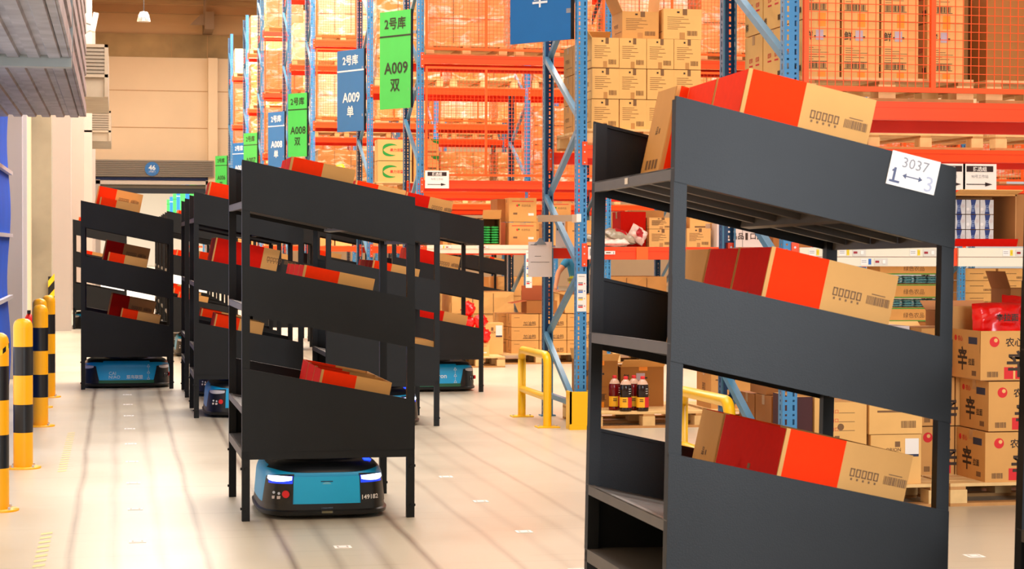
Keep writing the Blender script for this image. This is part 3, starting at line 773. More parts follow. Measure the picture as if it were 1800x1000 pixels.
def rack(label, yf, yb, nb, zt, mesh=False, levels=LEVELS, deck=True, cream=False):
    t = thing('pallet_rack', label, 'pallet rack', (X0, yf-.04, 0), 'blue and orange pallet racks')
    dep = yb-yf+.08
    for i in range(nb+1):
        fr = bpy.data.objects.new('upright_frame', None); COL.objects.link(fr); fr.parent = t; fr.location = (i*BAY, 0, 0)
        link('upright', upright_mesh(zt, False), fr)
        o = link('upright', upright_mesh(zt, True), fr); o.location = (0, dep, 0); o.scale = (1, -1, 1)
        z = .15; k = 0
        o = link('brace', brace_mesh(dep-.08, 0), fr); o.location = (0, .04, .2)
        while z+.64 < min(zt, 9):
            ya, dy = (.04, dep-.08) if k % 2 == 0 else (dep-.04, -(dep-.08))
            o = link('brace', brace_mesh(dy, .62), fr); o.location = (.02 if k % 2 else -.02, ya, z); z += .64; k += 1
    for z in levels:
        if z > zt: continue
        for j in range(nb):
            for back in (0, 1):
                o = link('beam', beam_mesh(BAY-.094, False, bool(back)), t)
                o.location = (j*BAY+.047, (-.006 if not back else dep-.044), z)
                q = link('beam_connector', conn_mesh(), o); q.location = (0, 0, 0)
            if z == LEVELS[0] and deck:
                o = MB().box(.03, BAY-.03, .05, dep-.05, -.012, -.002, mat('shelf_deck', '#c9bfb2', .5)).build('deck', t); o.location = (j*BAY, 0, z)
    if mesh:
        for j in range(nb):
            for z in ((2.53, 4.2, 5.88)[:mesh] if yf != 41.0 else (4.2, 5.88)):
                a, c = mesh_panel_mesh(BAY-.12, 1.42)
                o = link('mesh_panel', c, t); o.location = (j*BAY+.06, -.03, z); link('wire_mesh', a, o)
    return t
ROWS = [('R0', 11.38, 12.6, 1, 5.0, 1, 'nearest rack row behind the foreground pod, cream light rail on its front'),
        ('R1', 16.84, 18.18, 2, 5.2, 0, 'second rack row with the yellow post guard at its corner, sign A010 above'),
        ('R2', 26.2, 27.45, 4, 7.4, 3, 'rack row bearing the nearest green A009 sign'),
        ('R3', 31.55, 32.93, 4, 8.4, 0, 'rack row bearing the blue A009 sign'),
        ('R4', 41.0, 42.2, 3, 8.6, 3, 'rack row bearing the green A008 sign'),
        ('R5', 46.7, 48.1, 3, 8.6, 0, 'rack row bearing the blue A008 sign'),
        ('R6', 55.5, 56.9, 2, 8.7, 3, 'rack row bearing the green A007 sign'),
        ('R7', 62.0, 63.4, 2, 8.7, 0, 'rack row bearing the blue A007 sign'),
        ('R8', 70.5, 71.9, 2, 9.0, 3, 'farthest rack row by the tan wall, green A006 sign on it')]
for r in ROWS: rack(r[6], r[1], r[2], r[3], r[4], r[5])

# cream pick-to-light rails
def light_rail(label, x, y, z, L_, units, grp='cream pick-to-light rails'):
    t = thing('light_rail', label, 'light rail', (x, y, z))
    b = MB(); b.box(0, L_, -.02, 0, -.052, .002, CREAM); b.build('upper_strip', t)
    b = MB(); b.box(0, L_, -.016, 0, -.11, -.055, CREAM); b.build('lower_strip', t)
    for (u, row, tg) in units:
        zz = -.028 if row == 0 else -.083; yy = -.021 if row == 0 else -.017
        b = MB(); b.box(u, u+.085, yy-.003, yy, zz-.02, zz+.02, mat('module_grey', '#dcd6cd', .5)); b.box(u+.006, u+.03, yy-.005, yy-.003, zz-.006, zz+.007, LED)
        b.box(u+.05, u+.068, yy-.009, yy-.003, zz-.010, zz+.011, BTNW); b.build('light_module', t)
        b = MB(); b.box(u-.085, u-.04, yy-.002, yy, zz-.018, zz+.018, WHITE)
        for q in range(2): b.box(u-.08, u-.05, yy-.0026, yy-.002, zz-.004+.01*q, zz-.001+.01*q, mat('tag_grey_ink', '#8d8b92', .6))
        b.box(u-.036, u-.020, yy-.003, yy, zz-.016, zz+.018, YTAG if tg == 'y' else BTAG); b.box(u-.029, u-.027, yy-.0035, yy-.003, zz-.008, zz+.01, INK); b.build('slot_tag', t)
    return t
light_rail('cream light rail on the nearest rack, ending left of the foreground pod right leg', 3.99, 11.325, 1.578, .925, [(.14, 0, 'y'), (.33, 0, 'y'), (.47, 1, 'b'), (.78, 0, 'y')])
light_rail('cream light rail on the nearest rack below the milk carton box', 5.0, 11.325, 1.578, .46, [(.37, 0, 'y')])
light_rail('cream light rail on the rack behind the clipboard', 4.03, 26.13, 1.60, 1.4, [(.75, 0, 'y'), (.25, 0, 'y')])

# ------------------------------------------------------------------ signs
def aisle_sign(bg, fg, txt, ch, yl, yr, label, xl=3.70, xr=4.07, sub='2号库', z0=3.54, z1=4.93, small=False):
    yf_ = max(q for q in [r_[1] for r_ in ROWS] if q < yr-.3)+(.12 if txt == 'A010' else 0); k_ = yf_/yr
    xl, xr, yl, yr = xl*k_, xr*k_, yl*k_, yr*k_; z0 = 1.58+(z0-1.58)*k_; z1 = 1.58+(z1-1.58)*k_
    a = math.atan2(yr-yl, xr-xl); W_ = math.hypot(xr-xl, yr-yl)
    t = thing('aisle_sign', label, 'sign', T((xl, yl, z0)) @ RZ(a), 'hanging aisle signs')
    Hh = z1-z0
    b = MB(); b.box(0, W_, 0, .03, 0, Hh, bg); b.box(W_, W_+.012, -.002, .034, 0, Hh, BLACK); b.build('board', t)
    b = MB(); b.box(0, W_, -.003, 0, Hh*.735, Hh*.752, fg)
    b.text(sub, fg, MF(W_*.5, -.004, Hh*.825, .17 if not small else .15), True, True)
    b.text(txt, fg, MF(W_*.53, -.004, Hh*.36, .215), True, True)
    b.text(ch, fg, MF(W_*.5, -.004, Hh*(.19 if txt != 'A010' else .25), .19), True, True)
    b.build('lettering', t)
    inv_ = t.matrix_world.inverted(); yr_ = yf_
    b = MB()
    for zz in (z0+.25, z1-.3): b.bar(inv_ @ Vector((3.897, yr_+.0, zz)), inv_ @ Vector((xr-.02, yr+.05, zz)), .03, .04, GALV)
    b.build('bracket', t)
aisle_sign(SGRN, SBLK, 'A009', '双', 28.46, 27.92, 'green hanging sign A009, largest of the green signs')
aisle_sign(SBLU, SWHT, 'A009', '单', 34.28, 33.60, 'blue hanging sign A009 left of the largest green sign', 3.72, 4.10)
aisle_sign(SGRN, SBLK, 'A008', '双', 44.08, 43.59, 'green hanging sign A008, second green from the right')
aisle_sign(SBLU, SWHT, 'A008', '单', 50.32, 49.68, 'blue hanging sign A008 left of the green A008', 3.72, 4.08)
aisle_sign(SGRN, SBLK, 'A007', '双', 59.82, 59.22, 'green hanging sign A007 above the centre pod', 3.70, 4.06)
aisle_sign(SBLU, SWHT, 'A007', '单', 65.6, 65.0, 'blue hanging sign A007 between the two farthest green signs', 3.70, 4.08)
aisle_sign(SGRN, SBLK, 'A006', '双', 75.2, 74.6, 'green hanging sign A006, farthest before the tan wall', 3.60, 4.0)
aisle_sign(SBLU, SWHT, 'A010', '单', 18.98, 18.36, 'large blue hanging sign cut by the top edge of the photo', 3.74, 4.20, z1=4.93)
for i, (y, c) in enumerate([(86, 1), (92, 0), (101, 1), (107, 0), (116, 1), (123, 0), (131, 1), (139, 0), (147, 1)]):
    b = MB(); b.box(0, .55, 0, .04, 0, 1.4, SGRN if c else SBLU); b.box(0, .55, -.01, 0, 1.04, 1.07, SBLK if c else SWHT)
    o = b.build('aisle_sign'); o.matrix_world = T((3.55, y, 3.54)) @ RZ(-.6)
    tag(o, '%s aisle sign in the hall beyond door 46, %s from the door' % ('green' if c else 'blue', ['first', 'second', 'third', 'fourth', 'fifth', 'sixth', 'seventh', 'eighth', 'ninth'][i]), 'sign', 'far hall signs')
for i, y in enumerate((84, 96, 112, 128)):
    b = MB()
    for x in (4.0, 6.5): b.box(x, x+.1, y, y+.1, 0, 7, BLUS)
    for z in LEVELS: b.box(4.1, 6.5, y, y+.06, z-.11, z, ORG)
    o = b.build('pallet_rack'); tag(o, 'rack in the hall beyond door 46, %s from the door' % ['first', 'second', 'third', 'fourth'][i], 'pallet rack', 'racks of the far hall')
b = MB(); b.box(0, .9, 0, .9, 0, 1.6, WHT); o = b.build('white_crate'); o.location = (1.4, 100, 2.2); bpy.data.objects.remove(o)

def arrow_sign(x, y, z, label, wd=.32, ht=.235):
    t = thing('arrow_sign', label, 'sign', (x, y, z), 'small white arrow signs')
    b = MB(); b.box(0, wd, 0, .004, 0, ht, WHITE); b.build('card', t)
    b = MB(); k = mat('maroon_black', '#2b1418', .5)
    b.box(wd*.1, wd*.9, -.002, 0, ht*.7, ht*.92, k); b.text('拣选组', WHITE, MF(wd*.5, -.003, ht*.735, ht*.19), True, True)
    b.text('90号工作站', mat('tag_grey_ink', '#8d8b92', .6), MF(wd*.5, -.003, ht*.47, ht*.14), True)
    b.box(wd*.1, wd*.72, -.002, 0, ht*.205, ht*.235, k); b.add([(wd*.66, -.002, ht*.14), (wd*.88, -.002, ht*.22), (wd*.66, -.002, ht*.30)], [(0, 1, 2)], k)
    b.build('lettering', t)
arrow_sign(4.0, 26.1, 2.35, 'white arrow sign on the orange beam left of the shaded blue upright')
arrow_sign(7.45, 16.76, 2.10, 'white arrow sign between the foreground pod top and the milk carton box')
arrow_sign(7.15, 16.76, 2.10, 'white arrow sign partly hidden by the foreground pod upper right corner')
# post label sheets
def label_sheet(x, y, z, wd, ht, label):
    t = thing('label_sheet', label, 'label', (x, y, z), 'colour coded sheets on rack posts')
    b = MB(); b.box(0, wd, 0, .003, 0, ht, WHITE); b.build('sheet', t)
    b = MB(); b.box(wd*.15, wd*.8, -.001, 0, ht*.93, ht*.94, INK)
    for i, c in enumerate((INKR, YTAG, BTAG, INKR)):
        z_ = ht*(.1+.2*i); b.box(wd*.12, wd*.62, -.001, 0, z_, z_+ht*.035, c); b.box(wd*.12, wd*.62, -.001, 0, z_+ht*.045, z_+ht*.08, mat('tag_grey_ink', '#8d8b92', .6)); b.box(wd*.75, wd*.86, -.001, 0, z_+ht*.03, z_+ht*.06, c)
    b.build('print', t)
label_sheet(3.906, 16.795, 1.02, .082, .325, 'white sheet with coloured codes on the upright above the yellow post guard')
label_sheet(5.30+.06, 26.08, 1.03, .085, .5, 'white coded sheet left of the clipboard on a farther upright')
t = thing('clipboard', 'grey paper clipboard hanging on the shaded blue upright', 'clipboard', (3.74, 18.08, 1.30))
b = MB(); b.box(0, .225, 0, .006, 0, .325, PAPER); b.box(.005, .215, -.002, 0, .0, .315, mat('sheet_pale', '#ded3cf', .6)); b.build('board', t)
b = MB(); b.prism([(.05, .30), (.17, .30), (.14, .335), (.125, .36), (.10, .36), (.085, .335)], -.012, .0, mat('clip_steel', '#7e8383', .3, .8)); b.build('clip', t)
b = MB(); b.box(.06, .12, -.003, -.002, .19, .194, INK); b.box(.02, .20, -.003, -.002, .135, .139, INK); b.box(.02, .08, -.003, -.002, .295, .30, INK); b.build('print', t)
t = thing('hanging_card', 'narrow grey card with a black square hung in the rack corner', 'card', (3.915, 17.7, 1.57))
b = MB(); b.box(0, .088, 0, .003, 0, .245, PAPER); b.box(.01, .075, -.001, 0, .16, .225, BLACK)
b.text('看板', PAPER, MF(.042, -.002, .175, .03), True); b.build('card', t)
t = thing('tape_strip', 'clear plastic strip tied between the two uprights with a white tab', 'strip', (3.86, 16.79, 1.80))
b = MB(); b.add([(0, 0, .0), (.0, 0, .055), (-.02, 1.34, .075), (-.02, 1.34, .01)], [(0, 1, 2, 3)], mat('dull_film', '#c3a78d', .3)); b.box(-.005, .06, -.01, -.004, -.01, .06, mat('dull_film', '#c3a78d', .3)); b.build('strip', t)
b = MB(); b.box(.035, .075, -.014, -.010, -.005, .065, WHITE); b.build('tab', t)

# ------------------------------------------------------------------ guards
def guard(label, y0, y1, x=3.69):
    t = thing('guard_rail', label, 'guard rail', (x, y0, 0), 'yellow tubular guards at rack ends')
    L_ = y1-y0; r = .037; Hh = .63; c = .09; pts = [(0, 0, .0), (0, 0, Hh-c)]
    for k in range(1, 5): a = k*math.pi/8; pts.append((0, c-c*math.cos(a), Hh-c+c*math.sin(a)))
    for k in range(1, 5): a = k*math.pi/8; pts.append((0, L_-c+c*math.sin(a), Hh-c+c*math.cos(a)))
    pts += [(0, L_, Hh-c), (0, L_, 0)]
    b = MB(); b.tube(pts, r, YEL, 16); b.build('hoop', t)
    b = MB(); b.tube([(0, 0, .26), (0, L_, .26)], .032, YEL, 14); b.build('cross_rail', t)
    for y in (0, L_):
        b = MB(); b.box(-.1, .1, y-.075, y+.075, 0, .01, YEL)
        for sx in (-.08, .08): b.cyl((sx, y, .01), (sx, y, .022), .009, SILV, 6)
        b.build('foot_plate', t)
guard('yellow tubular guard rail standing free beside the rack corner', 17.0, 18.12)
guard('yellow tubular guard rail seen behind the lower shelf of the foreground pod', 11.72, 12.76)
def postguard(label, x, y):
    t = thing('post_protector', label, 'post guard', (x, y, 0), 'yellow rack post guards')
    b = MB(); b.box(-.095, .095, -.05, -.035, 0, .33, YEL); b.box(-.095, -.08, -.05, .11, 0, .33, YEL); b.box(.08, .095, -.05, .11, 0, .33, YEL); b.box(-.1, .1, -.054, -.05, 0, .05, YEL); b.build('shield', t)
postguard('yellow post guard at the foot of the light blue upright', 3.925, 16.77)
postguard('yellow post guard at the nearest rack row, behind the foreground pod', 3.945, 11.27)

# ------------------------------------------------------------------ pallets and cartons
PL_ = {}
def pallet(label, x, y, z, wd=1.1, dp=1.0, rot=0, simple=False, grp='wooden pallets'):
    t = thing('wooden_pallet', label, 'pallet', T((x, y, z+(.006 if z > 1 else 0))) @ RZ(rot), grp)
    k = (wd, dp)
    if k not in PL_:
        b = MB(); n = 7; g = .02
        for i in range(n): w_ = (dp-g*(n-1))/n; b.box(0, wd, i*(w_+g), i*(w_+g)+w_, .122, .142, WOOD)
        for xx in (0, wd/2-.05, wd-.1): b.box(xx, xx+.1, 0, dp, .102, .122, WOODD)
        bl = MB(); bl.box(0, .11, 0, .13, .02, .102, WOOD)
        bt = MB(); bt.box(0, wd, 0, .1, 0, .02, WOODD)
        PL_[k] = (b.mesh('deck_boards'), bl.mesh('block'), bt.mesh('skid'))
    a, c, d = PL_[k]
    link('deck_boards', a, t)
    for j in range(3):
        o = link('skid', d, t); o.location = (0, j*(dp-.1)/2, 0)
        if simple and j: continue
        for i in range(3): q = link('block', c, t); q.location = (i*(wd-.11)/2, j*(dp-.13)/2, 0)
    return t
def flaps(t, w_, d_, h_, m=KR, which='lrfb', ang=None, fl=None):
    ang = ang or {}
    for c in which:
        b = MB(); L_ = d_ if c in 'lr' else w_; f_ = fl or min(w_, d_)*.45
        b.box(0, L_, -.002, .002, 0, f_, m); o = b.build('flap', t)
        a = R(ang.get(c, 35))
        if c == 'f': o.location = (0, 0, h_); o.rotation_euler = (a, 0, 0)
        if c == 'b': o.location = (0, d_, h_); o.rotation_euler = (-a, 0, 0)
        if c == 'l': o.location = (0, 0, h_); o.matrix_basis = T((0, 0, h_)) @ RY(-a) @ RZ(R(90))
        if c == 'r': o.matrix_basis = T((w_, 0, h_)) @ RY(a) @ RZ(R(90))
def deco(b, kind, w_, d_, h_):
    e = -.0012
    if kind == 'lines':       # text lines, symbols, bar code
        for i, f in enumerate((.55, .7, .45, .75, .4, .6, .35)): b.box(w_*.10, w_*(.10+f*.8), e, e+.0005, h_*(.72-.065*i), h_*(.72-.065*i)+.0035, INKB)
        b.box(w_*.35, w_*.42, e, e+.0005, h_*.86, h_*.92, INK); b.box(w_*.5, w_*.62, e-.0004, e, h_*.80, h_, INKB)
        barcode(b, w_*.62, h_*.12, w_*.28, h_*.16, INKB); b.box(w_*.42, w_*.56, e-.0004, e, 0, h_*.22, mat('tape_dark', '#c08a4c', .4))
        b.text('中国制造', INKB, ML(e, d_*.8, h_*.45, h_*.16)); b.box(e, e+.0005, d_*.1, d_*.7, h_*.25, h_*.27, INKB)
    elif kind == 'xian':
        b.text('鲜', INK, MF(w_*.06, e, h_*.68, h_*.16), False, True)
        b.box(w_*.32, w_*.62, e, e+.0005, h_*.70, h_*.74, INK); b.box(w_*.36, w_*.56, e-.0006, e, h_*.66, h_*.84, mat('pale_tape_blue', '#c2b5c0', .4))
        for i in range(6): b.box(w_*.10, w_*(.3+.1*((i*7) % 5)), e, e+.0005, h_*(.52-.04*i), h_*(.52-.04*i)+.003, INKB)
        for z0, z1 in ((.16, .17), (.28, .29)): b.box(w_*.06, w_*.68, e, e+.0005, h_*z0, h_*z1, INK)
        barcode(b, w_*.09, h_*.175, w_*.54, h_*.10, INK)
        for z0 in (.0, .9): b.box(w_*.42, w_*.62, e-.0008, e, h_*z0, h_*(z0+.12 if z0 == 0 else 1), OTAG)
        for q in (.55, .18): b.text('红印', INKR, ML(e, d_*(q+.2), h_*.5, h_*.1), False, True); b.box(e, e+.0005, d_*q, d_*(q+.2), h_*.42, h_*.45, INKR)
        b.text('鲜', INK, ML(e, d_*.95, h_*.1, h_*.16)); barcode(b, -.2*d_, h_*.12, d_*.15, h_*.1, INK, T((e, 0, 0)) @ RZ(R(-90)))
    elif kind == 'shin':
        b.cyl((w_*.21, 0, h_*.78), (w_*.21, e, h_*.78), h_*.105, INKR, 20); b.cyl((w_*.23, 0, h_*.81), (w_*.23, e-.001, h_*.81), h_*.04, KR2, 14)
        b.text('农心', INK, MF(w_*.38, e, h_*.70, h_*.19), False, True)
        b.text('辛', INK, MF(w_*.40, e-.0008, h_*.12, h_*.56), False, True)
        b.box(w_*.36, w_*.60, e, 0, h_*.03, h_*.27, INKR); b.box(w_*.64, w_*.90, e, 0, h_*.03, h_*.27, INKR); b.box(w_*.5, w_*.53, e-.0004, 0, h_*.03, h_*.27, KR2)
        barcode(b, w_*.10, h_*.07, w_*.17, h_*.11, INKB)
        M_ = lambda y_, z_, s_: ML(e, y_, z_, s_)
        b.cyl((0, d_*.88, h_*.82), (e, d_*.88, h_*.82), h_*.06, INKR, 14); b.text('农心', INKR, M_(d_*.80, h_*.77, h_*.12))
        b.text('辛', INK, M_(d_*.80, h_*.22, h_*.5), False, True); b.text('拉面', INK, M_(d_*.42, h_*.30, h_*.15), False, True)
        b.box(e, 0, d_*.12, d_*.42, h_*.72, h_*.86, mat('navy_print', '#2d3550', .7)); b.box(e, 0, d_*.15, d_*.3, h_*.08, h_*.18, INKB)
    elif kind == 'swoosh':
        n = 14
        for sx in range(2):
            pts = []
            for i in range(n+1):
                a = R(60+230*i/n); rr = 1
                pts.append((w_*.42+w_*.28*math.cos(a), h_*.50+h_*.26*math.sin(a), .03*math.sin(math.pi*i/n)+.004))
            for p, q in zip(pts, pts[1:]): b.add([(p[0], e, p[1]-p[2]), (q[0], e, q[1]-q[2]), (q[0], e, q[1]+q[2]), (p[0], e, p[1]+p[2])], [(0, 1, 2, 3)], GRNI)
            break
        b.text('果力活蜜', INKR, MF(w_*.36, e-.0008, h_*.44, h_*.16), False, True); b.box(w_*.82, w_*.88, e, 0, h_*.12, h_*.2, INK)
        b.cyl((w_, 0, h_), (w_, 0, h_), .001, GRNI, 4)
    elif kind == 'swoosh2':
        b.add([(w_, e, h_), (w_*.6, e, h_), (w_*.7, e, h_*.82), (w_, e, h_*.68)], [(0, 1, 2, 3)], GRNI)
        b.text('果力', INKR, MF(w_*.05, e, h_*.38, h_*.16), False, True); b.box(w_*.4, w_*.9, e, 0, h_*.16, h_*.26, INKB)
    elif kind == 'fruit':
        b.box(w_*.1, w_*.9, e, 0, h_*.84, h_*.87, INKR); b.box(w_*.4, w_*.62, e-.0004, e, h_*.9, h_, TAPE)
        b.cyl((w_*.3, 0, h_*.68), (w_*.3, e, h_*.68), h_*.05, INKR, 10); b.cyl((w_*.36, 0, h_*.70), (w_*.36, e, h_*.70), h_*.04, GRNI, 10)
        b.text('优选农品', INKB, MF(w_*.45, e, h_*.64, h_*.1)); b.box(w_*.15, w_*.3, e, 0, h_*.3, h_*.38, INKB); b.box(w_*.70, w_*.9, e-.0006, e, h_*.26, h_*.36, WHITE)
    elif kind == 'scribble':
        b.text('加油鸭', INK, MF(w_*.44, e, h_*.16, h_*.34), False, False); b.box(w_*.42, w_*.86, e, 0, h_*.12, h_*.15, INK); b.box(w_*.1, w_*.3, e, 0, h_*.72, h_*.75, INKB)
        b.text('鸭', INKB, ML(e, d_*.6, h_*.4, h_*.3)); b.box(e, 0, d_*.2, d_*.5, h_*.2, h_*.24, INKB)
    elif kind == 'mug':
        b.box(e, 0, 0, d_, h_*.55, h_, mat('plum_print', '#4a1f22', .7)); b.box(0, w_, e, 0, h_*.55, h_, mat('plum_print', '#4a1f22', .7)); b.text('W', INK, MF(w_*.4, e-.0005, h_*.2, h_*.25), False, True)
    elif kind == 'plainlabel':
        b.box(w_*.68, w_*.95, e-.0006, e, h_*.55, h_*.92, WHITE); b.box(w_*.68, w_*.95, e-.0010, e-.0006, h_*.55, h_*.60, mat('navy_print', '#2d3550', .7)); barcode(b, w_*.88, h_*.68, w_*.05, h_*.2, INKB)
        b.text('ORION', INKB, MF(w_*.30, e, h_*.66, h_*.10), False, True); b.box(w_*.48, w_*.58, e, 0, h_*.75, h_*.86, INKB)
    elif kind == 'marks':
        for i in range(3): b.text('口口', INKR, MF(w_*.1, e, h_*(.78-.18*i), h_*.09)); b.box(w_*.3, w_*.7, e, 0, h_*(.78-.18*i), h_*(.79-.18*i), INKB)
        b.box(w_*.2, w_*.32, e, 0, h_*.1, h_*.32, INKB); b.cyl((w_*.35, 0, h_*.5), (w_*.35, e, h_*.5), h_*.07, INKB, 12)
    elif kind == 'small':
        b.box(w_*.15, w_*.6, e, 0, h_*.55, h_*.6, INKB); barcode(b, w_*.6, h_*.15, w_*.28, h_*.18, INKB)
    elif kind == 'code':
        b.text('口昌品', INK, MF(w_*.3, e, h_*.35, h_*.3), False, True); b.box(w_*.1, w_*.2, e, 0, h_*.3, h_*.6, INK)
CM = {}
def carton_mesh(kind, w_, d_, h_, m=KR, open_=False):
    k = (kind, w_, d_, h_, m.name, open_)
    if k in CM: return CM[k]
    b = MB(); t_ = .005; md = m
    if not open_:
        b.box(0, w_, 0, d_, 0, h_, m)
        b.box(-.0006, w_+.0006, d_*.5-.0015, d_*.5+.0015, h_-.001, h_+.0006, INKB)
    else:
        b.box(0, w_, 0, d_, 0, t_, KIN)
        for a in ((0, w_, 0, t_), (0, w_, d_-t_, d_), (0, t_, t_, d_-t_), (w_-t_, w_, t_, d_-t_)): b.box(a[0], a[1], a[2], a[3], t_, h_, m)
    if kind: deco(b, kind, w_, d_, h_)
    CM[k] = b.mesh('carton_body'); return CM[k]
def carton(kind, label, x, y, z, w_, d_, h_, rot=0, m=KR, open_=False, grp=None, fl=None, ang=None, name='carton', flm=None, fll=None):
    t = thing(name, label, 'carton', T((x, y, z)) @ RZ(rot), grp)
    link('carton_body', carton_mesh(kind, w_, d_, h_, m, open_), t)
    if not open_ and w_ > .2:
        key = ('tape', w_, d_, h_)
        if key not in CM:
            b = MB(); b.box(-.0015, w_+.0015, d_*.5-.025, d_*.5+.025, h_, h_+.0012, TAPE); b.box(-.0015, -.0008, d_*.5-.025, d_*.5+.025, h_-.06, h_, TAPE); CM[key] = b.mesh('sealing_tape')
        link('sealing_tape', CM[key], t)
    if open_ and fl: flaps(t, w_, d_, h_, flm or m, fl, ang, fll)
    return t
ORD = ['first', 'second', 'third', 'fourth', 'fifth', 'sixth']
# stack of printed cartons on the second row (upper level)
pallet('pallet under the stack of printed cartons, above the foreground pod left side', 4.0, 16.86, 2.46, 1.12, 1.2)
for r in range(3):
    for c in range(4):
        if r == 2: continue
        carton('lines', 'printed kraft carton, %s column, %s row up, in the tall stack front' % (ORD[c], ORD[r]), 4.055+.2475*c+.004*((r+c) % 2), 16.9, 2.605+.268*r, .243, .36, .262, grp='printed cartons of the tall stack', m=KR2)
    for k in (1, 2):
        carton('lines', 'printed carton on the left flank of the tall stack, %s row up, %s' % (ORD[r], ('nearer', 'deeper')[k-1]), 4.055, 16.9+.375*k, 2.605+.268*r, .243, .36, .262, grp='printed cartons of the tall stack', m=KR)
carton('lines', 'opened printed carton at the top left corner of the tall stack', 4.055, 16.9, 3.141, .243, .36, .262, m=KR2, open_=True, fl='lb', ang={'l': 35, 'b': -40}, grp='printed cartons of the tall stack')
t = bpy.data.objects[-1]
for c, nm in ((1, 'left'), (2, 'middle'), (3, 'right')): 
    carton('lines', 'printed carton in the last full row of the tall stack, %s' % nm, 4.055+.2475*c, 16.9, 3.141, .243, .36, .262, grp='printed cartons of the tall stack', m=KR2)
carton('lines', 'larger printed carton lying open on top of the tall stack', 4.34, 16.95, 3.405, .33, .37, .24, open_=True, fl='lr', ang={'l': 25, 'r': 5}, m=KR, grp='printed cartons of the tall stack')
carton('lines', 'larger printed carton on the top right corner of the tall stack', 4.70, 16.9, 3.405, .345, .40, .265, m=KR2, grp='printed cartons of the tall stack')

# second row, waist level
def pillow_mesh(name, L_, W_, T_, m, seed, m2=None):
    rnd = random.Random(seed); b = MB(); n = 12; o = Vector((seed*3.1, seed*1.7, 0))
    for s in (1, -1):
        def f(u, v, s=s):
            e = (1-(2*u-1)**4)*(1-(2*v-1)**4); z = s*T_/2*max(0, e)**.45
            nz = noise.noise(Vector((u*5, v*5, s))+o)*T_*.28*min(1, e*3)
            sh = .03*math.sin(v*22)*(abs(2*u-1) > .93)
            return Vector(((u-.5)*L_*(1+sh*.3), (v-.5)*W_*(1-.06*(abs(2*u-1)**2)), z+nz))
        vs = [f(i/n, j/n) for j in range(n+1) for i in range(n+1)]
        for j in range(n):
            for i in range(n):
                q = [vs[j*(n+1)+i], vs[j*(n+1)+i+1], vs[(j+1)*(n+1)+i+1], vs[(j+1)*(n+1)+i]]
        fs = [(j*(n+1)+i, j*(n+1)+i+1, (j+1)*(n+1)+i+1, (j+1)*(n+1)+i) for j in range(n) for i in range(n)]
        if s < 0: fs = [tuple(reversed(q)) for q in fs]
        A = [q for k, q in enumerate(fs) if not (m2 and 3 <= (k % n) <= 7 and 3 <= k//n <= 8)]; B = [q for q in fs if q not in A]
        b.add(vs, A, m, None, True)
        if B: b.add(vs, B, m2, None, True)
    return b.mesh(name)
def bag(label, x, y, z, L_, W_, T_, m, rot=(0, 0, 0), seed=1, m2=None, grp=None, name='snack_bag', cat='bag'):
    o = link(name, pillow_mesh(name, L_, W_, T_, m, seed, m2)); o.location = (x, y, z); o.rotation_euler = rot
    return tag(o, label, cat, grp)
GB = mat('olive_foil', '#a59a86', .3, 0, .3, 14); PKF = mat('pink_print_foil', '#e8c9bc', .3, 0, .25, 18); RP_ = mat('red_print_foil', '#b5202a', .35)
bag('crumpled olive snack bag lying on the orange beam left of the red carton', 4.33, 17.0, 1.67, .26, .2, .1, GB, (R(20), R(12), .3), 2, RP_, 'snack bags on the second rack')
bag('white and pink snack bag lying flat before the red carton', 4.27, 16.93, 1.62, .24, .16, .07, PKF, (R(8), 0, .1), 3, None, 'snack bags on the second rack')
bag('white and red snack bag standing up against the red carton', 4.50, 17.0, 1.69, .17, .14, .09, PKF, (R(75), R(35), .2), 4, RP_, 'snack bags on the second rack')
bag('snack bag mostly hidden behind the foreground pod left post', 4.12, 16.98, 1.65, .2, .18, .07, GB, (R(10), 0, .5), 5, RP_, 'snack bags on the second rack')
carton('', 'red orange carton behind the snack bags', 4.37, 17.1, 1.582, .23, .30, .31, m=REDD)
for i, (x, z, wd, hh) in enumerate([(4.61, 1.582, .225, .155), (4.61, 1.74, .225, .1), (4.85, 1.582, .1, .155), (4.955, 1.582, .22, .165)]):
    carton('lines', 'kraft carton beside the red carton on the second rack, %s' % ['lower left', 'on top', 'narrow middle', 'right'][i], x, 17.02, z, wd, .3, hh, m=KR2, grp='kraft cartons beside the red carton')
carton('', 'kraft carton with lid at the top of the second rack shelf', 4.55, 17.4, 1.582, .30, .25, .33, m=KR)
for i in range(2): carton('code', 'pale grey carton with large black characters, %s one' % ('left', 'right')[i], 5.21+.24*i, 16.95, 1.582, .235, .35, .21, m=mat('pale_card', '#e0d6d0', .7), grp='pale cartons with characters')
carton('', 'brown carton right of the pale cartons with characters', 5.75, 17.0, 1.582, .35, .35, .22, m=KRD)
t = thing('beam_label', 'white bar-code label on the orange beam by the light blue upright', 'label', (4.0, 16.785, 1.475))
b = MB(); b.box(0, .13, -.003, 0, 0, .105, WHITE); barcode(b, .015, .03, .10, .06, INK, T((0, -.003, 0))); b.build('sheet', t)
t = thing('beam_label', 'narrow white label with an arrow on the orange beam', 'label', (4.14, 16.785, 1.515))
b = MB(); b.box(0, .1, -.003, 0, 0, .03, WHITE); b.box(.02, .06, -.004, -.003, .012, .02, INKB); b.box(.085, .088, -.004, -.003, .005, .024, INK); b.build('sheet', t)
t = thing('orange_clip', 'plain orange plate clipped over the beam under the red carton', 'plate', (4.43, 16.78, 1.47)); b = MB(); b.box(0, .105, -.004, 0, 0, .112, mat('plain_orange', '#ff6a1e', .4)); b.build('plate', t)

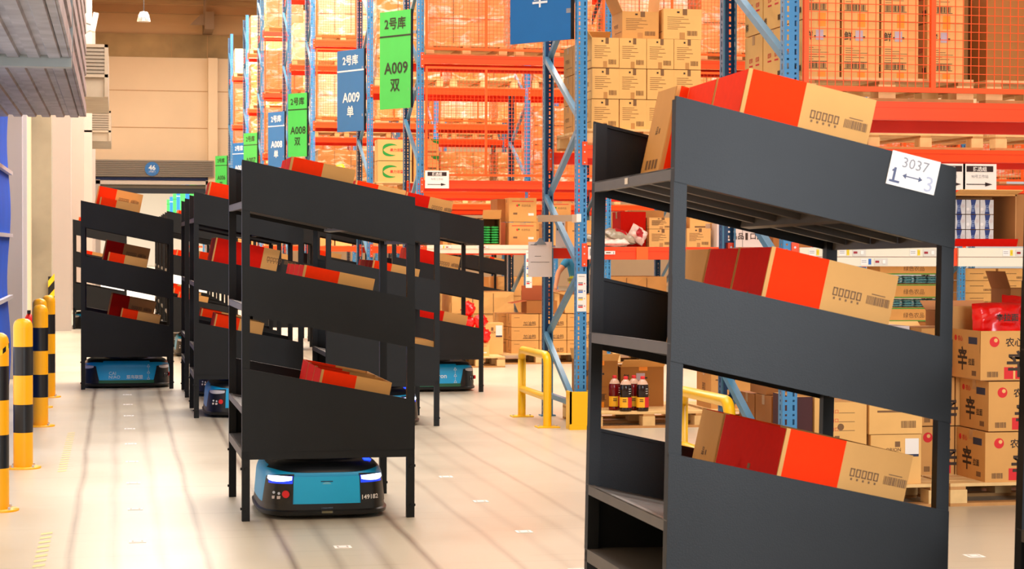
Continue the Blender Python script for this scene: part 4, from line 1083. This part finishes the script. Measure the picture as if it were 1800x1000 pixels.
# second row, ground: pallet with open carton and four bottles
pallet('pallet on the floor carrying four sauce bottles', 4.03, 16.8, 0, 1.05, 1.1)
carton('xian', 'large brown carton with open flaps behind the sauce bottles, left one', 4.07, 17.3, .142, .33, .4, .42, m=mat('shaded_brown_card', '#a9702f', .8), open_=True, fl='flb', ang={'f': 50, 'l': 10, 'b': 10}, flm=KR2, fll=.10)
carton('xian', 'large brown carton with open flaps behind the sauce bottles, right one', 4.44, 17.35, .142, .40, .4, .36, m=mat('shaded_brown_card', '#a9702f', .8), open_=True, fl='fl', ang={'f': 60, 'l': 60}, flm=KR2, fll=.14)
def bottle(label, x, y, z, rot, m):
    t = thing('sauce_bottle', label, 'bottle', T((x, y, z)) @ RZ(rot), 'sauce bottles on the floor pallet')
    b = MB(); b.lathe([(.001, 0), (.048, 0), (.052, .01), (.052, .03), (.049, .035), (.049, .13), (.052, .14), (.052, .215), (.047, .235)], m, 18, sx=1.05, sy=.85); b.build('liquid_body', t)
    b = MB(); b.lathe([(.047, .235), (.035, .262), (.018, .28), (.015, .285)], mat('clear_bottle_neck', '#d9b19a', .15), 18, sx=1.05, sy=.9); b.build('neck', t)
    b = MB(); b.lathe([(.0195, .282), (.0195, .303), (.015, .307), (.001, .307)], INKR, 14); b.build('cap', t)
    b = MB()
    def lab(u0, u1, mm): b.grid(lambda u, v: Vector((.0545*1.02*math.sin(u0+(u1-u0)*u), -.0545*.88*math.cos(u0+(u1-u0)*u), .035+.09*v)), 8, 1, mm)
    lab(-1.6, .15, mat('label_yellow', '#f5b81c', .5)); lab(.15, 1.6, INKR)
    for i, zz in enumerate((.10, .085)): b.grid(lambda u, v: Vector((.056*math.sin(-.7+.6*u), -.0495*math.cos(-.7+.6*u), zz+.007*v)), 4, 1, INK)
    b.build('bottle_label', t)
    b = MB()
    for i in range(3):
        for a in (.35, .6): b.box(.05*math.sin(a), .05*math.sin(a)+.006, -.05*math.cos(a)-.003, -.05*math.cos(a)+.004, .155+.02*i, .160+.02*i, WHITE)
    b.build('measure_marks', t)
SAU = mat('dark_sauce', '#1d0a0a', .12); SAUR = mat('dark_red_sauce', '#6d0c10', .12)
bottle('back left sauce bottle with red handle side', 4.30, 17.02, .142, .3, SAUR); bottle('front left sauce bottle with dark sauce', 4.365, 16.88, .142, 0, SAU)
bottle('back right sauce bottle behind the front right one', 4.47, 17.0, .142, .2, SAUR); bottle('front right sauce bottle with dark sauce', 4.515, 16.87, .142, 0, SAU)
for i in range(3): carton('scribble', 'scribble printed floor carton right of the sauce bottles, %s' % ORD[i], 5.18+.42*i, 17.0, .142, .40, .45, .35+.1*(i % 2), m=KR, grp='cartons on the floor of the second rack')
pallet('floor pallet right of the bottle pallet in the second rack', 5.15, 16.9, 0, 1.3, 1.0); 

# nearest row, upper level
pallet('pallet behind the orange mesh above the foreground pod', 4.02, 11.42, 2.46, 1.12, 1.2)
pallet('pallet behind the orange mesh at the right edge', 5.22, 11.42, 2.46, 1.12, 1.2)
for r in range(2):
    for c in range(4):
        carton('xian', 'tall kraft carton behind the orange mesh, %s from the left, %s row' % (ORD[c], ('lower', 'upper')[r]), 4.045+.252*c+(.045 if c == 3 else 0), 11.44, 2.605+.35*r, .238, .36, .343, m=KR2, grp='tall cartons behind the orange mesh')
    for k in (1, 2): carton('xian', 'carton with red stamps on the mesh load flank, %s row, %s' % (('lower', 'upper')[r], ('nearer', 'farther')[k-1]), 4.045, 11.44+.375*k, 2.605+.35*r, .238, .36, .343, m=KR2, grp='tall cartons behind the orange mesh')
carton('', 'tall plain brown carton at the right edge behind the mesh', 5.26, 11.5, 2.605, .40, .6, .95, m=mat('plain_brown', '#b0773a', .8)); carton('', 'plain brown carton right of the tall one behind the mesh', 5.68, 11.5, 2.605, .45, .6, .8, m=mat('plain_brown', '#b0773a'))
carton('', 'plain brown carton right of the tall cartons behind the mesh', 5.11, 11.75, 2.605, .14, .5, .62, m=mat('plain_brown', '#b0773a'))
bag('clear bag with coloured print lying on the tall cartons at the top edge', 4.95, 11.65, 3.36, .42, .3, .2, mat('clear_bag', '#eadcd4', .15, 0, .2, 20), (0, .2, 0), 8, INKR)
# nearest row, waist level
FG = mat('mint_foil', '#c5d8bf', .3, 0, .12, 20)
for i in range(7): bag('mint green packet in the pile by the red carton, %s from the bottom' % (ORD+['seventh'])[i], 4.375+.006*(i % 2), 11.62, 1.60+.029*i, .16, .2, .03, FG, (R(4*(i % 3-1)), R(3), .1*(i % 3)), 10+i, None, 'mint packets on the nearest rack')
carton('', 'plain brown carton between the mint packets and the red carton', 4.40, 11.75, 1.582, .07, .3, .2, m=KRD)
carton('', 'red carton on the nearest rack above the cream rail', 4.475, 11.5, 1.582, .19, .3, .15, m=REDD)
t = carton('', 'open kraft carton of cream snacks on the nearest rack', 4.69, 11.45, 1.582, .22, .3, .07, m=KR, open_=True)
for i in range(5): bag('cream snack packet in the low open carton, %s' % ORD[i], 4.74+.03*i, 11.50+.02*(i % 2), 1.63+.012*i, .09, .14, .03, mat('cream_foil', '#e8c98a', .3, 0, .25, 30), (R(15), R(10*(i % 3-1)), .4*i), 30+i, None, 'cream packets in the low carton')
# milk carton box
t = carton('', 'tipped open kraft box holding blue and white milk cartons', 5.02, 11.42, 1.59, .41, .34, .0121, m=KR)
b = MB(); b.box(0, .41, .33, .34, 0, .32, KIN); b.box(.40, .41, 0, .34, 0, .32, KIN); b.box(0, .005, 0, .34, 0, .32, KIN); b.box(0, .41, 0, .34, .31, .32, KR); o = b.build('box_shell', t)
b = MB(); b.box(0, .41, -.002, .002, 0, .09, KR2); o = b.build('flap', t); o.location = (0, 0, .32); o.rotation_euler = (R(75), 0, 0)
b = MB(); b.box(0, .41, -.002, .002, 0, .05, REDD); o = b.build('flap', t); o.location = (0, 0, .0); o.rotation_euler = (R(25), 0, 0)
b = MB(); b.box(0, .32, -.002, .002, 0, .09, KIN); o = b.build('flap', t); o.matrix_basis = T((.41, 0, .32)) @ RZ(R(-60)) @ RX(0) @ RY(R(90))
MLK = mat('milk_card', '#d9d6d4', .5, 0, .06, 20); NAV = mat('milk_navy', '#1c3276', .45)
def milk_mesh():
    b = MB(); b.box(0, .088, 0, .06, 0, .088, MLK)
    b.add([(.03, -.001, 0), (.062, -.001, 0), (.055, -.001, .045), (.066, -.001, .088), (.03, -.001, .088), (.036, -.001, .04)], [(0, 1, 2, 3, 4, 5)], NAV)
    b.text('鲜奶', mat('milk_pale', '#9fb3dc', .5), Matrix.Translation((.052, -.0018, .014)) @ RY(R(-90)) @ MF(0, 0, 0, .022))
    b.cyl((.073, 0, .05), (.073, -.001, .05), .012, PAPER, 12); b.cyl((.012, 0, .03), (.012, -.001, .03), .010, WHITE, 12); return b.mesh('milk_carton')
mm = milk_mesh()
for r in range(3):
    for c in range(3):
        o = link('milk_carton', mm); o.location = (5.04+.093*c, 11.50, 1.603+.093*r)
        tag(o, 'milk carton in the tipped box, %s column, %s row' % (('left', 'middle', 'right')[c], ('bottom', 'middle', 'top')[r]), 'milk carton', 'milk cartons in the tipped box')
# nearest row, ground level
pallet('floor pallet under the noodle cartons at the right', 4.99, 11.38, 0, 1.1, 1.0); pallet('floor pallet left of the noodle cartons', 4.03, 11.38, 0, .93, 1.0)
for r in range(3):
    for c in range(2):
        op = r == 2
        carton('shin', 'kraft noodle carton at the right edge, %s row%s' % (('bottom', 'middle', 'open top')[r], '' if c == 0 else ', further right'), 5.225+.44*c-(.035 if op else 0)+(.02 if r == 1 else 0), 11.40, .142+.312*r, .43, .42, .305, m=KR, open_=op, fl='fb' if op and c == 0 else None, ang={'f': -175, 'b': 0}, grp='noodle cartons at the right', fll=.14)
        if c == 0:
            for k in (1,): carton('shin', 'kraft noodle carton behind the %s one at the right' % ('bottom', 'middle', 'open top')[r], 5.22, 11.40+.43*k, .142+.312*r, .43, .42, .305, m=KR, grp='noodle cartons at the right')
for i in range(1):
    for k in range(3): carton('shin', 'kraft noodle carton deep left of the right stack, %s row' % ORD[k], 4.985-.0*i, 11.83+.43*i, .142+.312*k, .225, .42, .305, m=KR, grp='noodle cartons deep in the rack')
o = bag('red noodle multipack standing in the open noodle carton', 5.40, 11.62, 1.12, .34, .24, .12, RBAG, (R(85), 0, .05), 51, None, 'red noodle packs in the open carton')
b = MB(); b.text('辛拉面', SBLK, MF(5.36, 11.545, 1.13, .05), False, True); o2 = b.build('pack_lettering', o); o2.matrix_parent_inverse = (T((5.40, 11.62, 1.12)) @ Euler((R(85), 0, .05)).to_matrix().to_4x4()).inverted()
bag('red noodle multipack lying behind, top of the open carton', 5.62, 11.7, 1.16, .3, .24, .12, RBAG, (R(60), .2, -.2), 52, None, 'red noodle packs in the open carton')
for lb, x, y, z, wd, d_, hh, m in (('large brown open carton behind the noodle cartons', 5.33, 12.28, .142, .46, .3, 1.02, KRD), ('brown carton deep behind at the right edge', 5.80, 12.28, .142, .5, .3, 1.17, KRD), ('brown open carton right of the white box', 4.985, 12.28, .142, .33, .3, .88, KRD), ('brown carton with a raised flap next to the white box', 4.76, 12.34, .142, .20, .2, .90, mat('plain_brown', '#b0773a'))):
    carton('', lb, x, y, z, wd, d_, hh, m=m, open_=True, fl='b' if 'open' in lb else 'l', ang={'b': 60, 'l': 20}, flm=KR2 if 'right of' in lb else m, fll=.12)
carton('plainlabel', 'kraft carton with a white shipping label behind the foreground pod', 4.49, 11.42, .142, .325, .4, .30, m=KR2)
carton('small', 'kraft carton stacked on the one with the shipping label', 4.48, 11.42, .446, .34, .4, .24, m=KR2)
carton('marks', 'kraft carton with red marks left of the shipping label carton', 4.215, 11.44, .342, .255, .4, .30, m=KR2); carton('', 'plain kraft carton with a raised flap under the marked one', 4.215, 11.42, .142, .26, .4, .19, m=KR, open_=False)
carton('mug', 'kraft carton with a plum band right of the nearest light blue upright', 4.03, 11.5, .142, .115, .4, .53, m=KR); carton('', 'narrow kraft carton next to the plum banded carton', 4.152, 11.48, .142, .055, .4, .53, m=KR2)
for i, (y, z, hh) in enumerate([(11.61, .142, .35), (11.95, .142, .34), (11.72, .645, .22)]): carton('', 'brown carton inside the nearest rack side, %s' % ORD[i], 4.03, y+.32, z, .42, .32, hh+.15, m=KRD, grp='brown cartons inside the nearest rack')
t = carton('', 'white carton on the floor stack behind the foreground pod right side', 4.775, 12.0, .75, .20, .3, .33, m=mat('white_card', '#efe6e6', .6))
carton('small', 'white base carton below the white carton', 4.775, 12.0, .142, .20, .3, .60, m=mat('white_card', '#efe6e6'))
for z in (1.62,): pass

# ------------------------------------------------------------------ row A009 (y 26) contents
pallet('floor pallet left under the red bags', 4.30, 25.55, 0, .68, .9); pallet('floor pallet under the stacked brown cartons', 4.98, 26.2, 0, 1.2, 1.0); pallet('floor pallet right of the yellow guard, farther', 6.59, 26.2, 0, 1.08, 1.0)
for r in range(3):
    for c in range(3):
        carton('scribble', 'brown carton with black scribble, %s column, %s row of the floor stack' % (ORD[c], ('bottom', 'middle', 'top')[r]), 5.20+.385*c, 26.25, .142+.178*r, .375, .38, .172, m=KR, grp='scribbled cartons on the floor stack')
    carton('scribble', 'brown carton at the dark left flank of the floor stack, %s row' % ('bottom', 'middle', 'top')[r], 5.10, 26.66, .142+.178*r, .45, .4, .172, m=KR, grp='scribbled cartons on the floor stack')
    for c in range(2): carton('scribble', 'floor carton right of the light blue upright, %s column, %s row' % (ORD[c], ('bottom', 'middle', 'top')[r]), 6.57+.4*c, 26.25, .142+.21*r, .39, .4, .2, m=KR2, grp='scribbled cartons right of the upright')
carton('', 'open brown carton on top of the scribbled stack by the dark upright', 5.42, 26.3, .68, .42, .35, .17, m=KRD, open_=True, fl='lb', ang={'l': 100, 'b': 5}, flm=mat('salmon_card', '#d9774a', .8), fll=.2)
carton('', 'open kraft carton near the worker', 5.95, 26.3, .68, .38, .35, .25, m=KR2, open_=True, fl='lr', ang={'l': 75, 'r': 75})
carton('plainlabel', 'kraft carton behind the red bags', 4.74, 26.1, .142, .32, .3, .42, m=KR2)
carton('fruit', 'small kraft carton under the red bags', 4.45, 25.62, .142, .33, .3, .16, m=KR2); carton('', 'kraft carton deeper left under the red bags', 4.32, 25.95, .142, .36, .3, .3, m=KR)
for i, (x, y, z) in enumerate([(4.53, 25.75, .40), (4.72, 25.72, .42), (4.44, 25.95, .58), (4.68, 25.75, .60), (4.53, 25.78, .76), (4.53, 25.78, .58)]):
    bag('shiny red bag in the heap right of the side-on robot pod, %s' % ORD[i], x, y, z, (.17), .18, .15, RBAG, (R(50), .5*(i % 3), .4*i), 60+i, None, 'shiny red bags on the floor pallet')
for i, (z, hh) in enumerate([(1.585, .20), (1.79, .22)]):
    carton('fruit', 'kraft carton with coloured print above the cream rail, %s' % ('lower', 'upper')[i], 5.16, 26.23, z+.015, .375, .35, hh+.105, m=KR, grp='coloured print cartons')if i == 0 else carton('fruit', 'kraft carton with coloured print above the cream rail, upper', 5.16, 26.23, 1.915, .375, .35, .32, m=KR, grp='coloured print cartons')
carton('', 'orange sided carton left of the coloured print cartons, lower', 5.06, 26.5, 1.60, .1, .5, .31, m=mat('salmon_card', '#d9774a')); carton('', 'kraft carton left of the coloured print cartons, upper', 5.05, 26.5, 1.915, .11, .5, .31, m=KRD)
carton('fruit', 'kraft carton with coloured print right of the dark upright, upper', 5.72, 26.4, 1.90, .33, .35, .3, m=KR, grp='coloured print cartons'); carton('', 'kraft carton right of the dark upright, lower', 5.68, 26.4, 1.60, .38, .35, .3, m=KR2)
t = carton('', 'open box of green packets at the right of the side-on robot pod', 4.80, 26.25, 1.60, .25, .4, .0121, m=KR)
b = MB(); b.box(0, .25, .39, .4, 0, .36, KIN); b.box(.24, .25, 0, .4, 0, .36, KIN); b.box(0, .01, 0, .4, 0, .36, KIN); b.box(0, .25, 0, .4, .35, .36, KR); b.build('box_shell', t)
b = MB(); b.box(0, .25, -.002, .002, 0, .12, KR); o = b.build('flap', t); o.location = (0, 0, .36); o.rotation_euler = (R(25), 0, 0)
gm = pillow_mesh('green_packet', .104, .16, .028, GBAG, 71)
for r in range(7):
    for c in range(2):
        o = link('green_packet', gm); o.location = (4.868+.113*c, 26.36, 1.634+.034*r); o.rotation_euler = (0, 0, .02*(r % 3-1))
        tag(o, 'green packet in the open box, %s pile, %s from the bottom' % (('left', 'right')[c], (ORD+['seventh'])[r]), 'packet', 'green packets in the open box')
# level 2.4 fruit boxes with green swoosh (row behind) and swoosh cartons
for r in range(2):
    carton('swoosh', 'carton with green swoosh and red letters, %s one of two' % ('lower', 'upper')[r], 4.08, 31.6, 2.605+.345*r, .545, .4, .335, m=KR2, grp='cartons with green swoosh')
    carton('swoosh2', 'carton with a green corner behind the mesh, %s one of two' % ('lower', 'upper')[r], 4.03, 26.9, 2.60+.225*r, .28, .3, .22, m=KR2, grp='cartons with green corner')
pallet('pallet under the cartons with green swoosh', 4.05, 31.55, 2.46, 1.1, 1.2)
carton('', 'kraft carton beside the green swoosh cartons', 4.66, 31.6, 2.605, .4, .4, .6, m=KR)

# ------------------------------------------------------------------ wrapped pallet loads on the far rows
def load_mesh(w_, d_, h_, m, seed, bulge=.03):
    b = MB(); rnd = random.Random(seed); nx, nz = 8, 8; o = Vector((seed, seed*2, 0))
    def wall(p0, p1, nrm):
        def f(u, v):
            p = Vector(p0)+(Vector(p1)-Vector(p0))*u; p.z = h_*v
            d = noise.noise(Vector((u*4, v*4, nrm[0]*3+nrm[1]))+o)*.018+.012*abs(math.sin(u*math.pi*3))
            return p+Vector(nrm)*d*(1-abs(2*v-1)**6)
        b.grid(f, nx, nz, m, False)
    wall((0, 0, 0), (w_, 0, 0), (0, -1, 0)); wall((w_, 0, 0), (w_, d_, 0), (1, 0, 0)); wall((w_, d_, 0), (0, d_, 0), (0, 1, 0)); wall((0, d_, 0), (0, 0, 0), (-1, 0, 0))
    b.add([(0, 0, h_), (w_, 0, h_), (w_, d_, h_), (0, d_, h_)], [(0, 1, 2, 3)], m)
    n = 3; k = int(h_/.3)
    for i in range(1, n): b.box(w_*i/n-.004, w_*i/n+.004, -.014, -.008, .02, h_-.02, INKB)
    for i in range(1, k): b.box(.02, w_-.02, -.014, -.008, h_*i/k-.004, h_*i/k+.004, INKB)
    return b.mesh('wrapped_load')
BRN = load_mat('film_wrapped_brown_card', '#a8703c', '#e8c9a8')
LM = [load_mesh(1.02, 1.0, h, WRAP[i % 3], i+3) for i, h in enumerate((1.05, 1.25, .85, 1.15))]
bayn = ('first', 'second', 'third', 'fourth')
rnd = random.Random(5)
RN = {'R1': 'second rack row', 'R2': 'row of green sign A009', 'R3': 'row of blue sign A009', 'R4': 'row of green sign A008', 'R5': 'row of blue sign A008', 'R6': 'row of green sign A007', 'R7': 'row of blue sign A007', 'R8': 'row by the tan wall'}
for r in ROWS[1:]:
    for j in range(r[3]):
        for li, z in enumerate(LEVELS[1:]):
            if z > r[4]-.3: continue
            if r[0] == 'R1' and not (li == 0 and j == 1): continue
            for s_ in range(2):
                x = X0+BAY*j+.08+1.22*s_
                if r[0] == 'R3' and li == 0 and j == 0 and s_ == 0: continue
                if r[0] == 'R2' and li == 0 and j == 0: continue
                if r[0] == 'R3' and li == 0 and j < 3 and s_ == 1: continue
                where = 'on %s level, %s, %s bay, %s side' % (('second', 'third', 'fourth', 'fifth')[li], RN[r[0]], bayn[j], ('left', 'right')[s_])
                pallet('pallet '+where, x, r[1]+.02, z, 1.1, 1.2, simple=True, grp='pallets on the high rack levels')
                q_ = LM[rnd.randrange(4)]
                if r[0] == 'R4' and li == 0: q_ = load_mesh(1.02, 1.0, .95, BRN, 77+s_)
                o = link('wrapped_load', q_); o.location = (x+.04, r[1]+.08, z+.152)
                tag(o, 'wrapped load '+where, 'pallet load', 'film wrapped loads on the high rack levels')
bag('bright yellow plastic bag on the brown wrapped load above the centre pod', 4.42, 41.045, 3.12, .42, .24, .10, mat('yellow_plastic', '#ffe600', .35), (R(70), R(-18), 0), 78, None)
# waist and floor stock on farther rows
for r in ROWS[3:]:
    for j in range(min(2, r[3])):
        for s_ in range(2):
            x = X0+BAY*j+.08+1.22*s_; hh = (.7, .95, .55, .8)[(j+s_+int(r[1])) % 4]
            o = link('stock_stack', load_mesh(1.02, 1.0, hh, (KR, KR2, KR)[(j+s_) % 3], 20+j+s_)); o.location = (x+.04, r[1]+.08, .144)
            tag(o, 'floor carton stack, %s, %s bay, %s side' % (RN[r[0]], bayn[j], ('left', 'right')[s_]), 'carton stack', 'carton stacks on the floor of far rows')
            pallet('floor pallet, %s, %s bay, %s side' % (RN[r[0]], bayn[j], ('left', 'right')[s_]), x, r[1]+.02, 0, 1.1, 1.2, simple=True, grp='floor pallets of far rows')
            for k in range(3):
                carton('small', 'waist level carton, %s, %s bay, %s side, %s' % (RN[r[0]], bayn[j], ('left', 'right')[s_], ORD[k]), x+.03+.37*k, r[1]+.05, 1.59, .34, .4, (.3, .45, .36)[(k+j) % 3], m=(KR, KR2, KRD)[(k+s_) % 3], grp='waist level cartons of far rows')
for i, (x, z) in enumerate([(5.98, 1.59), (6.6, 1.59), (7.15, 1.59), (7.7, 1.59), (8.3, 1.59)]):
    carton('small', 'carton at waist level in the green A009 row, %s right of the clipboard' % ORD[i], x, 26.3, z+.01, .45, .4, .45 if i % 2 else .34, m=(KR, KR2)[i % 2], grp='waist level cartons of the A009 row')
for i, (x, y) in enumerate([(7.7, 26.3), (8.13, 26.3), (8.56, 26.3), (9.4, 26.3), (9.85, 26.3)]):
    for k in range(3): carton('small', 'floor carton at the right of the A009 row, %s column, %s row' % (ORD[i], ORD[k]), x, y, .142+.23*k, .42, .4, .22, m=(KR2, KR)[k % 2], grp='floor cartons right in the A009 row')
pallet('floor pallet further right in the A009 row', 7.69, 26.2, 0, 1.3, 1.0); pallet('floor pallet at the far right of the A009 row', 9.3, 26.2, 0, 1.1, 1.0)
# stock of the A009 row seen through the nearest rack, under the cream rail
TB = mat('teal_foil', '#7ab8c4', .3, 0, .4, 30)
pallet('floor pallet under the green striped boxes', 10.45, 26.2, 0, 1.05, 1.1)
carton('', 'brown carton under the green striped boxes', 10.5, 26.4, .142, .95, .5, .39, m=KRD)
bm_ = pillow_mesh('teal_packet', .165, .22, .032, TB, 91)
for k in range(3):
    z = .54+.33*k
    b = MB(); b.box(0, .95, 0, .5, 0, .2, KR)
    for zz in (.005, .18): b.box(0, .95, -.002, 0, zz, zz+.014, GRNI)
    b.text('绿色农品', INKB, MF(.35, -.003, .06, .08)); o = b.build('striped_box'); o.location = (10.5, 26.4, z)
    tag(o, 'kraft box with green stripes seen through the nearest rack, %s from the bottom' % ORD[k], 'box', 'green striped boxes')
    for r in range(3):
        for c in range(5):
            o = link('teal_packet', bm_); o.location = (10.60+.178*c+.01*(r % 2), 26.55, z+.219+.038*r); o.rotation_euler = (0, 0, .04*(c-2))
            tag(o, 'teal packet, %s pile on the %s green striped box, %s layer' % (ORD[c], ORD[k], ORD[r]), 'packet', 'teal packets on striped boxes')
pallet('floor pallet under the pale cartons', 11.75, 26.2, 0, 1.1, 1.1)
for c in range(2):
    for k in range(5): carton('small', 'pale kraft carton with two text lines right of the foreground pod, %s up, %s column' % (ORD[k], ('left', 'right')[c]), 11.78+.5*c, 26.4, .42+.175*k, .46, .5, .168, m=KR2, grp='pale cartons right of the foreground pod')
    carton('', 'kraft base carton under the pale cartons, %s one' % ('left', 'right')[c], 11.76+.5*c, 26.4, .142, .47, .5, .27, m=KR)
carton('', 'low brown carton in the second bay of the second rack, left', 6.75, 17.1, .142, .5, .5, .45, m=KRD); carton('', 'low brown carton in the second bay of the second rack, right', 7.3, 17.1, .142, .45, .5, .55, m=KR)
pallet('floor pallet in the second bay of the second rack', 6.7, 16.9, 0, 1.1, 1.1)

# ------------------------------------------------------------------ lamps
t = thing('high_bay_lamp', 'white caged lamp hanging on a cord near the far wall', 'lamp', (.78, 60, 8.2))
b = MB(); b.lathe([(.02, .30), (.11, .28), (.15, .2), (.2, 0), (.18, 0)], WHITE, 8); b.build('shade', t)
b = MB(); b.cyl((0, 0, .3), (0, 0, 2.7), .012, DGREY, 6); b.build('cord', t)
b = MB()
for i in range(8): b.box(-.16+.04*i, -.145+.04*i, -.18, -.17, .01, .13, DGREY)
b.build('cage', t)
t = thing('flood_lamp', 'flat white flood lamp on a bracket high on the dock wall', 'lamp', (-.6, 50, 6.85))
b = MB(); b.box(-.05, .07, 0, .3, 0, .45, WHITE, RY(.2)); b.build('head', t)
b = MB(); b.bar((-.02, .15, .15), (-.35, .15, .25), .02, .02, BLACK); b.bar((-.02, .15, .02), (-.3, .15, -.12), .02, .02, GALV); b.build('bracket', t)

# ------------------------------------------------------------------ worker
def skin(name, joints, bones, m, parent=None, sub=1, root=0):
    me = bpy.data.meshes.new(name); me.from_pydata([j[0] for j in joints], bones, []); me.update()
    o = link(name, me, parent); me.materials.append(m)
    sk = o.modifiers.new('skin', 'SKIN'); sk.use_smooth_shade = True
    for i, j in enumerate(joints):
        r = j[1]; me.skin_vertices[0].data[i].radius = r if isinstance(r, tuple) else (r, r)
    me.skin_vertices[0].data[root].use_root = True
    o.modifiers.new('sub', 'SUBSURF').levels = sub; o.modifiers['sub'].render_levels = sub+1
    return o
p = thing('person', 'worker in a blue T-shirt and yellow safety vest bending behind the rack upright', 'person', (6.84, 29.4, 0))
J = [((0, 0, .92), (.13, .10)), ((.01, -.03, 1.12), (.125, .10)), ((.02, -.08, 1.32), (.15, .10)), ((.03, -.12, 1.42), (.07, .06)), ((.06, -.17, 1.50), .05), ((.09, -.22, 1.60), (.075, .095)), ((.10, -.23, 1.68), (.06, .075)),
     ((-.17, -.10, 1.38), .055), ((-.33, -.16, 1.20), .042), ((-.40, -.30, 1.00), .032), ((-.42, -.35, .93), (.038, .02)),
     ((.21, -.10, 1.38), .055), ((.28, -.22, 1.18), .042), ((.22, -.44, 1.08), .032), ((.20, -.51, 1.05), (.038, .02)),
     ((-.10, 0, .84), .09), ((-.11, -.03, .48), .062), ((-.12, .02, .10), .045), ((-.12, -.12, .045), (.045, .03)),
     ((.10, 0, .84), .09), ((.12, -.05, .48), .062), ((.13, .03, .10), .045), ((.13, -.11, .045), (.045, .03))]
Bn = [(0, 1), (1, 2), (2, 3), (3, 4), (4, 5), (5, 6), (2, 7), (7, 8), (8, 9), (9, 10), (2, 11), (11, 12), (12, 13), (13, 14), (0, 15), (15, 16), (16, 17), (17, 18), (0, 19), (19, 20), (20, 21), (21, 22)]
skin('body', J, Bn, SKIN, p)
for s, (hx, hy, hz) in ((-1, (-.42, -.34, .94)), (1, (.20, -.51, 1.05))):
    for i in range(4):
        l_ = (.045, .052, .050, .040)[i]; dx = (-.024+.016*i)*s
        skin('finger', [((hx+dx, hy-.01, hz), .009), ((hx+dx*1.15, hy-.04, hz-.01), .0085), ((hx+dx*1.2, hy-.04-l_*.5, hz-.035), .0075), ((hx+dx*1.2, hy-.03-l_*.5, hz-.06), .0065)], [(0, 1), (1, 2), (2, 3)], SKIN, p)
    skin('thumb', [((hx-.03*s, hy+.02, hz), .011), ((hx-.055*s, hy-.01, hz-.015), .010), ((hx-.06*s, hy-.04, hz-.035), .008)], [(0, 1), (1, 2)], SKIN, p)
TS = mat('blue_tshirt', '#2f8fc4', .8); VE = mat('yellow_vest', '#c8e51a', .6); TRO = mat('dark_trousers', '#23262c', .8)
skin('tshirt', [((0, 0, .90), (.145, .115)), ((.01, -.03, 1.12), (.14, .115)), ((.02, -.08, 1.33), (.165, .112)), ((.03, -.11, 1.40), (.085, .07)), ((-.17, -.10, 1.385), .066), ((-.27, -.14, 1.27), .06), ((.21, -.10, 1.385), .066), ((.25, -.165, 1.26), .06)],
     [(0, 1), (1, 2), (2, 3), (2, 4), (4, 5), (2, 6), (6, 7)], TS, p)
skin('safety_vest', [((0, 0, .86), (.16, .13)), ((.01, -.03, 1.12), (.155, .13)), ((.02, -.075, 1.34), (.155, .122)), ((.03, -.10, 1.41), (.09, .075))], [(0, 1), (1, 2), (2, 3)], VE, p)
for z, yy in ((.93, 0), (1.08, -.025)):
    b = MB(); b.lathe([(.178, -.022), (.179, .022)], mat('grey_reflective', '#8f8c5e', .3), 24, T((.01, yy, z)), .95, .80); b.build('reflective_band', p)
skin('trousers', [((0, 0, .90), (.14, .115)), ((-.10, 0, .82), .10), ((-.11, -.03, .48), .075), ((-.12, .02, .09), .06), ((.10, 0, .82), .10), ((.12, -.05, .48), .075), ((.13, .03, .09), .06)], [(0, 1), (1, 2), (2, 3), (0, 4), (4, 5), (5, 6)], TRO, p)
b = MB(); b.lathe([(.088, -.04), (.094, .0), (.088, .05), (.06, .09), (.001, .105)], mat('black_hair', '#17130f', .6), 20, T((.10, -.215, 1.66)) @ RX(-.25), .86, 1.05); b.build('hair', p)
b = MB()
for s in (-1, 1): b.lathe([(.001, .006), (.008, 0), (.001, -.006)], BLACK, 8, T((.095+.03*s, -.318, 1.62)))
b.add([(.085, -.31, 1.60), (.105, -.31, 1.60), (.095, -.335, 1.58), (.095, -.31, 1.575)], [(0, 1, 2), (0, 2, 3), (1, 3, 2)], SKIN)
b.box(.075, .115, -.312, -.305, 1.545, 1.552, RP_); b.build('face', p)
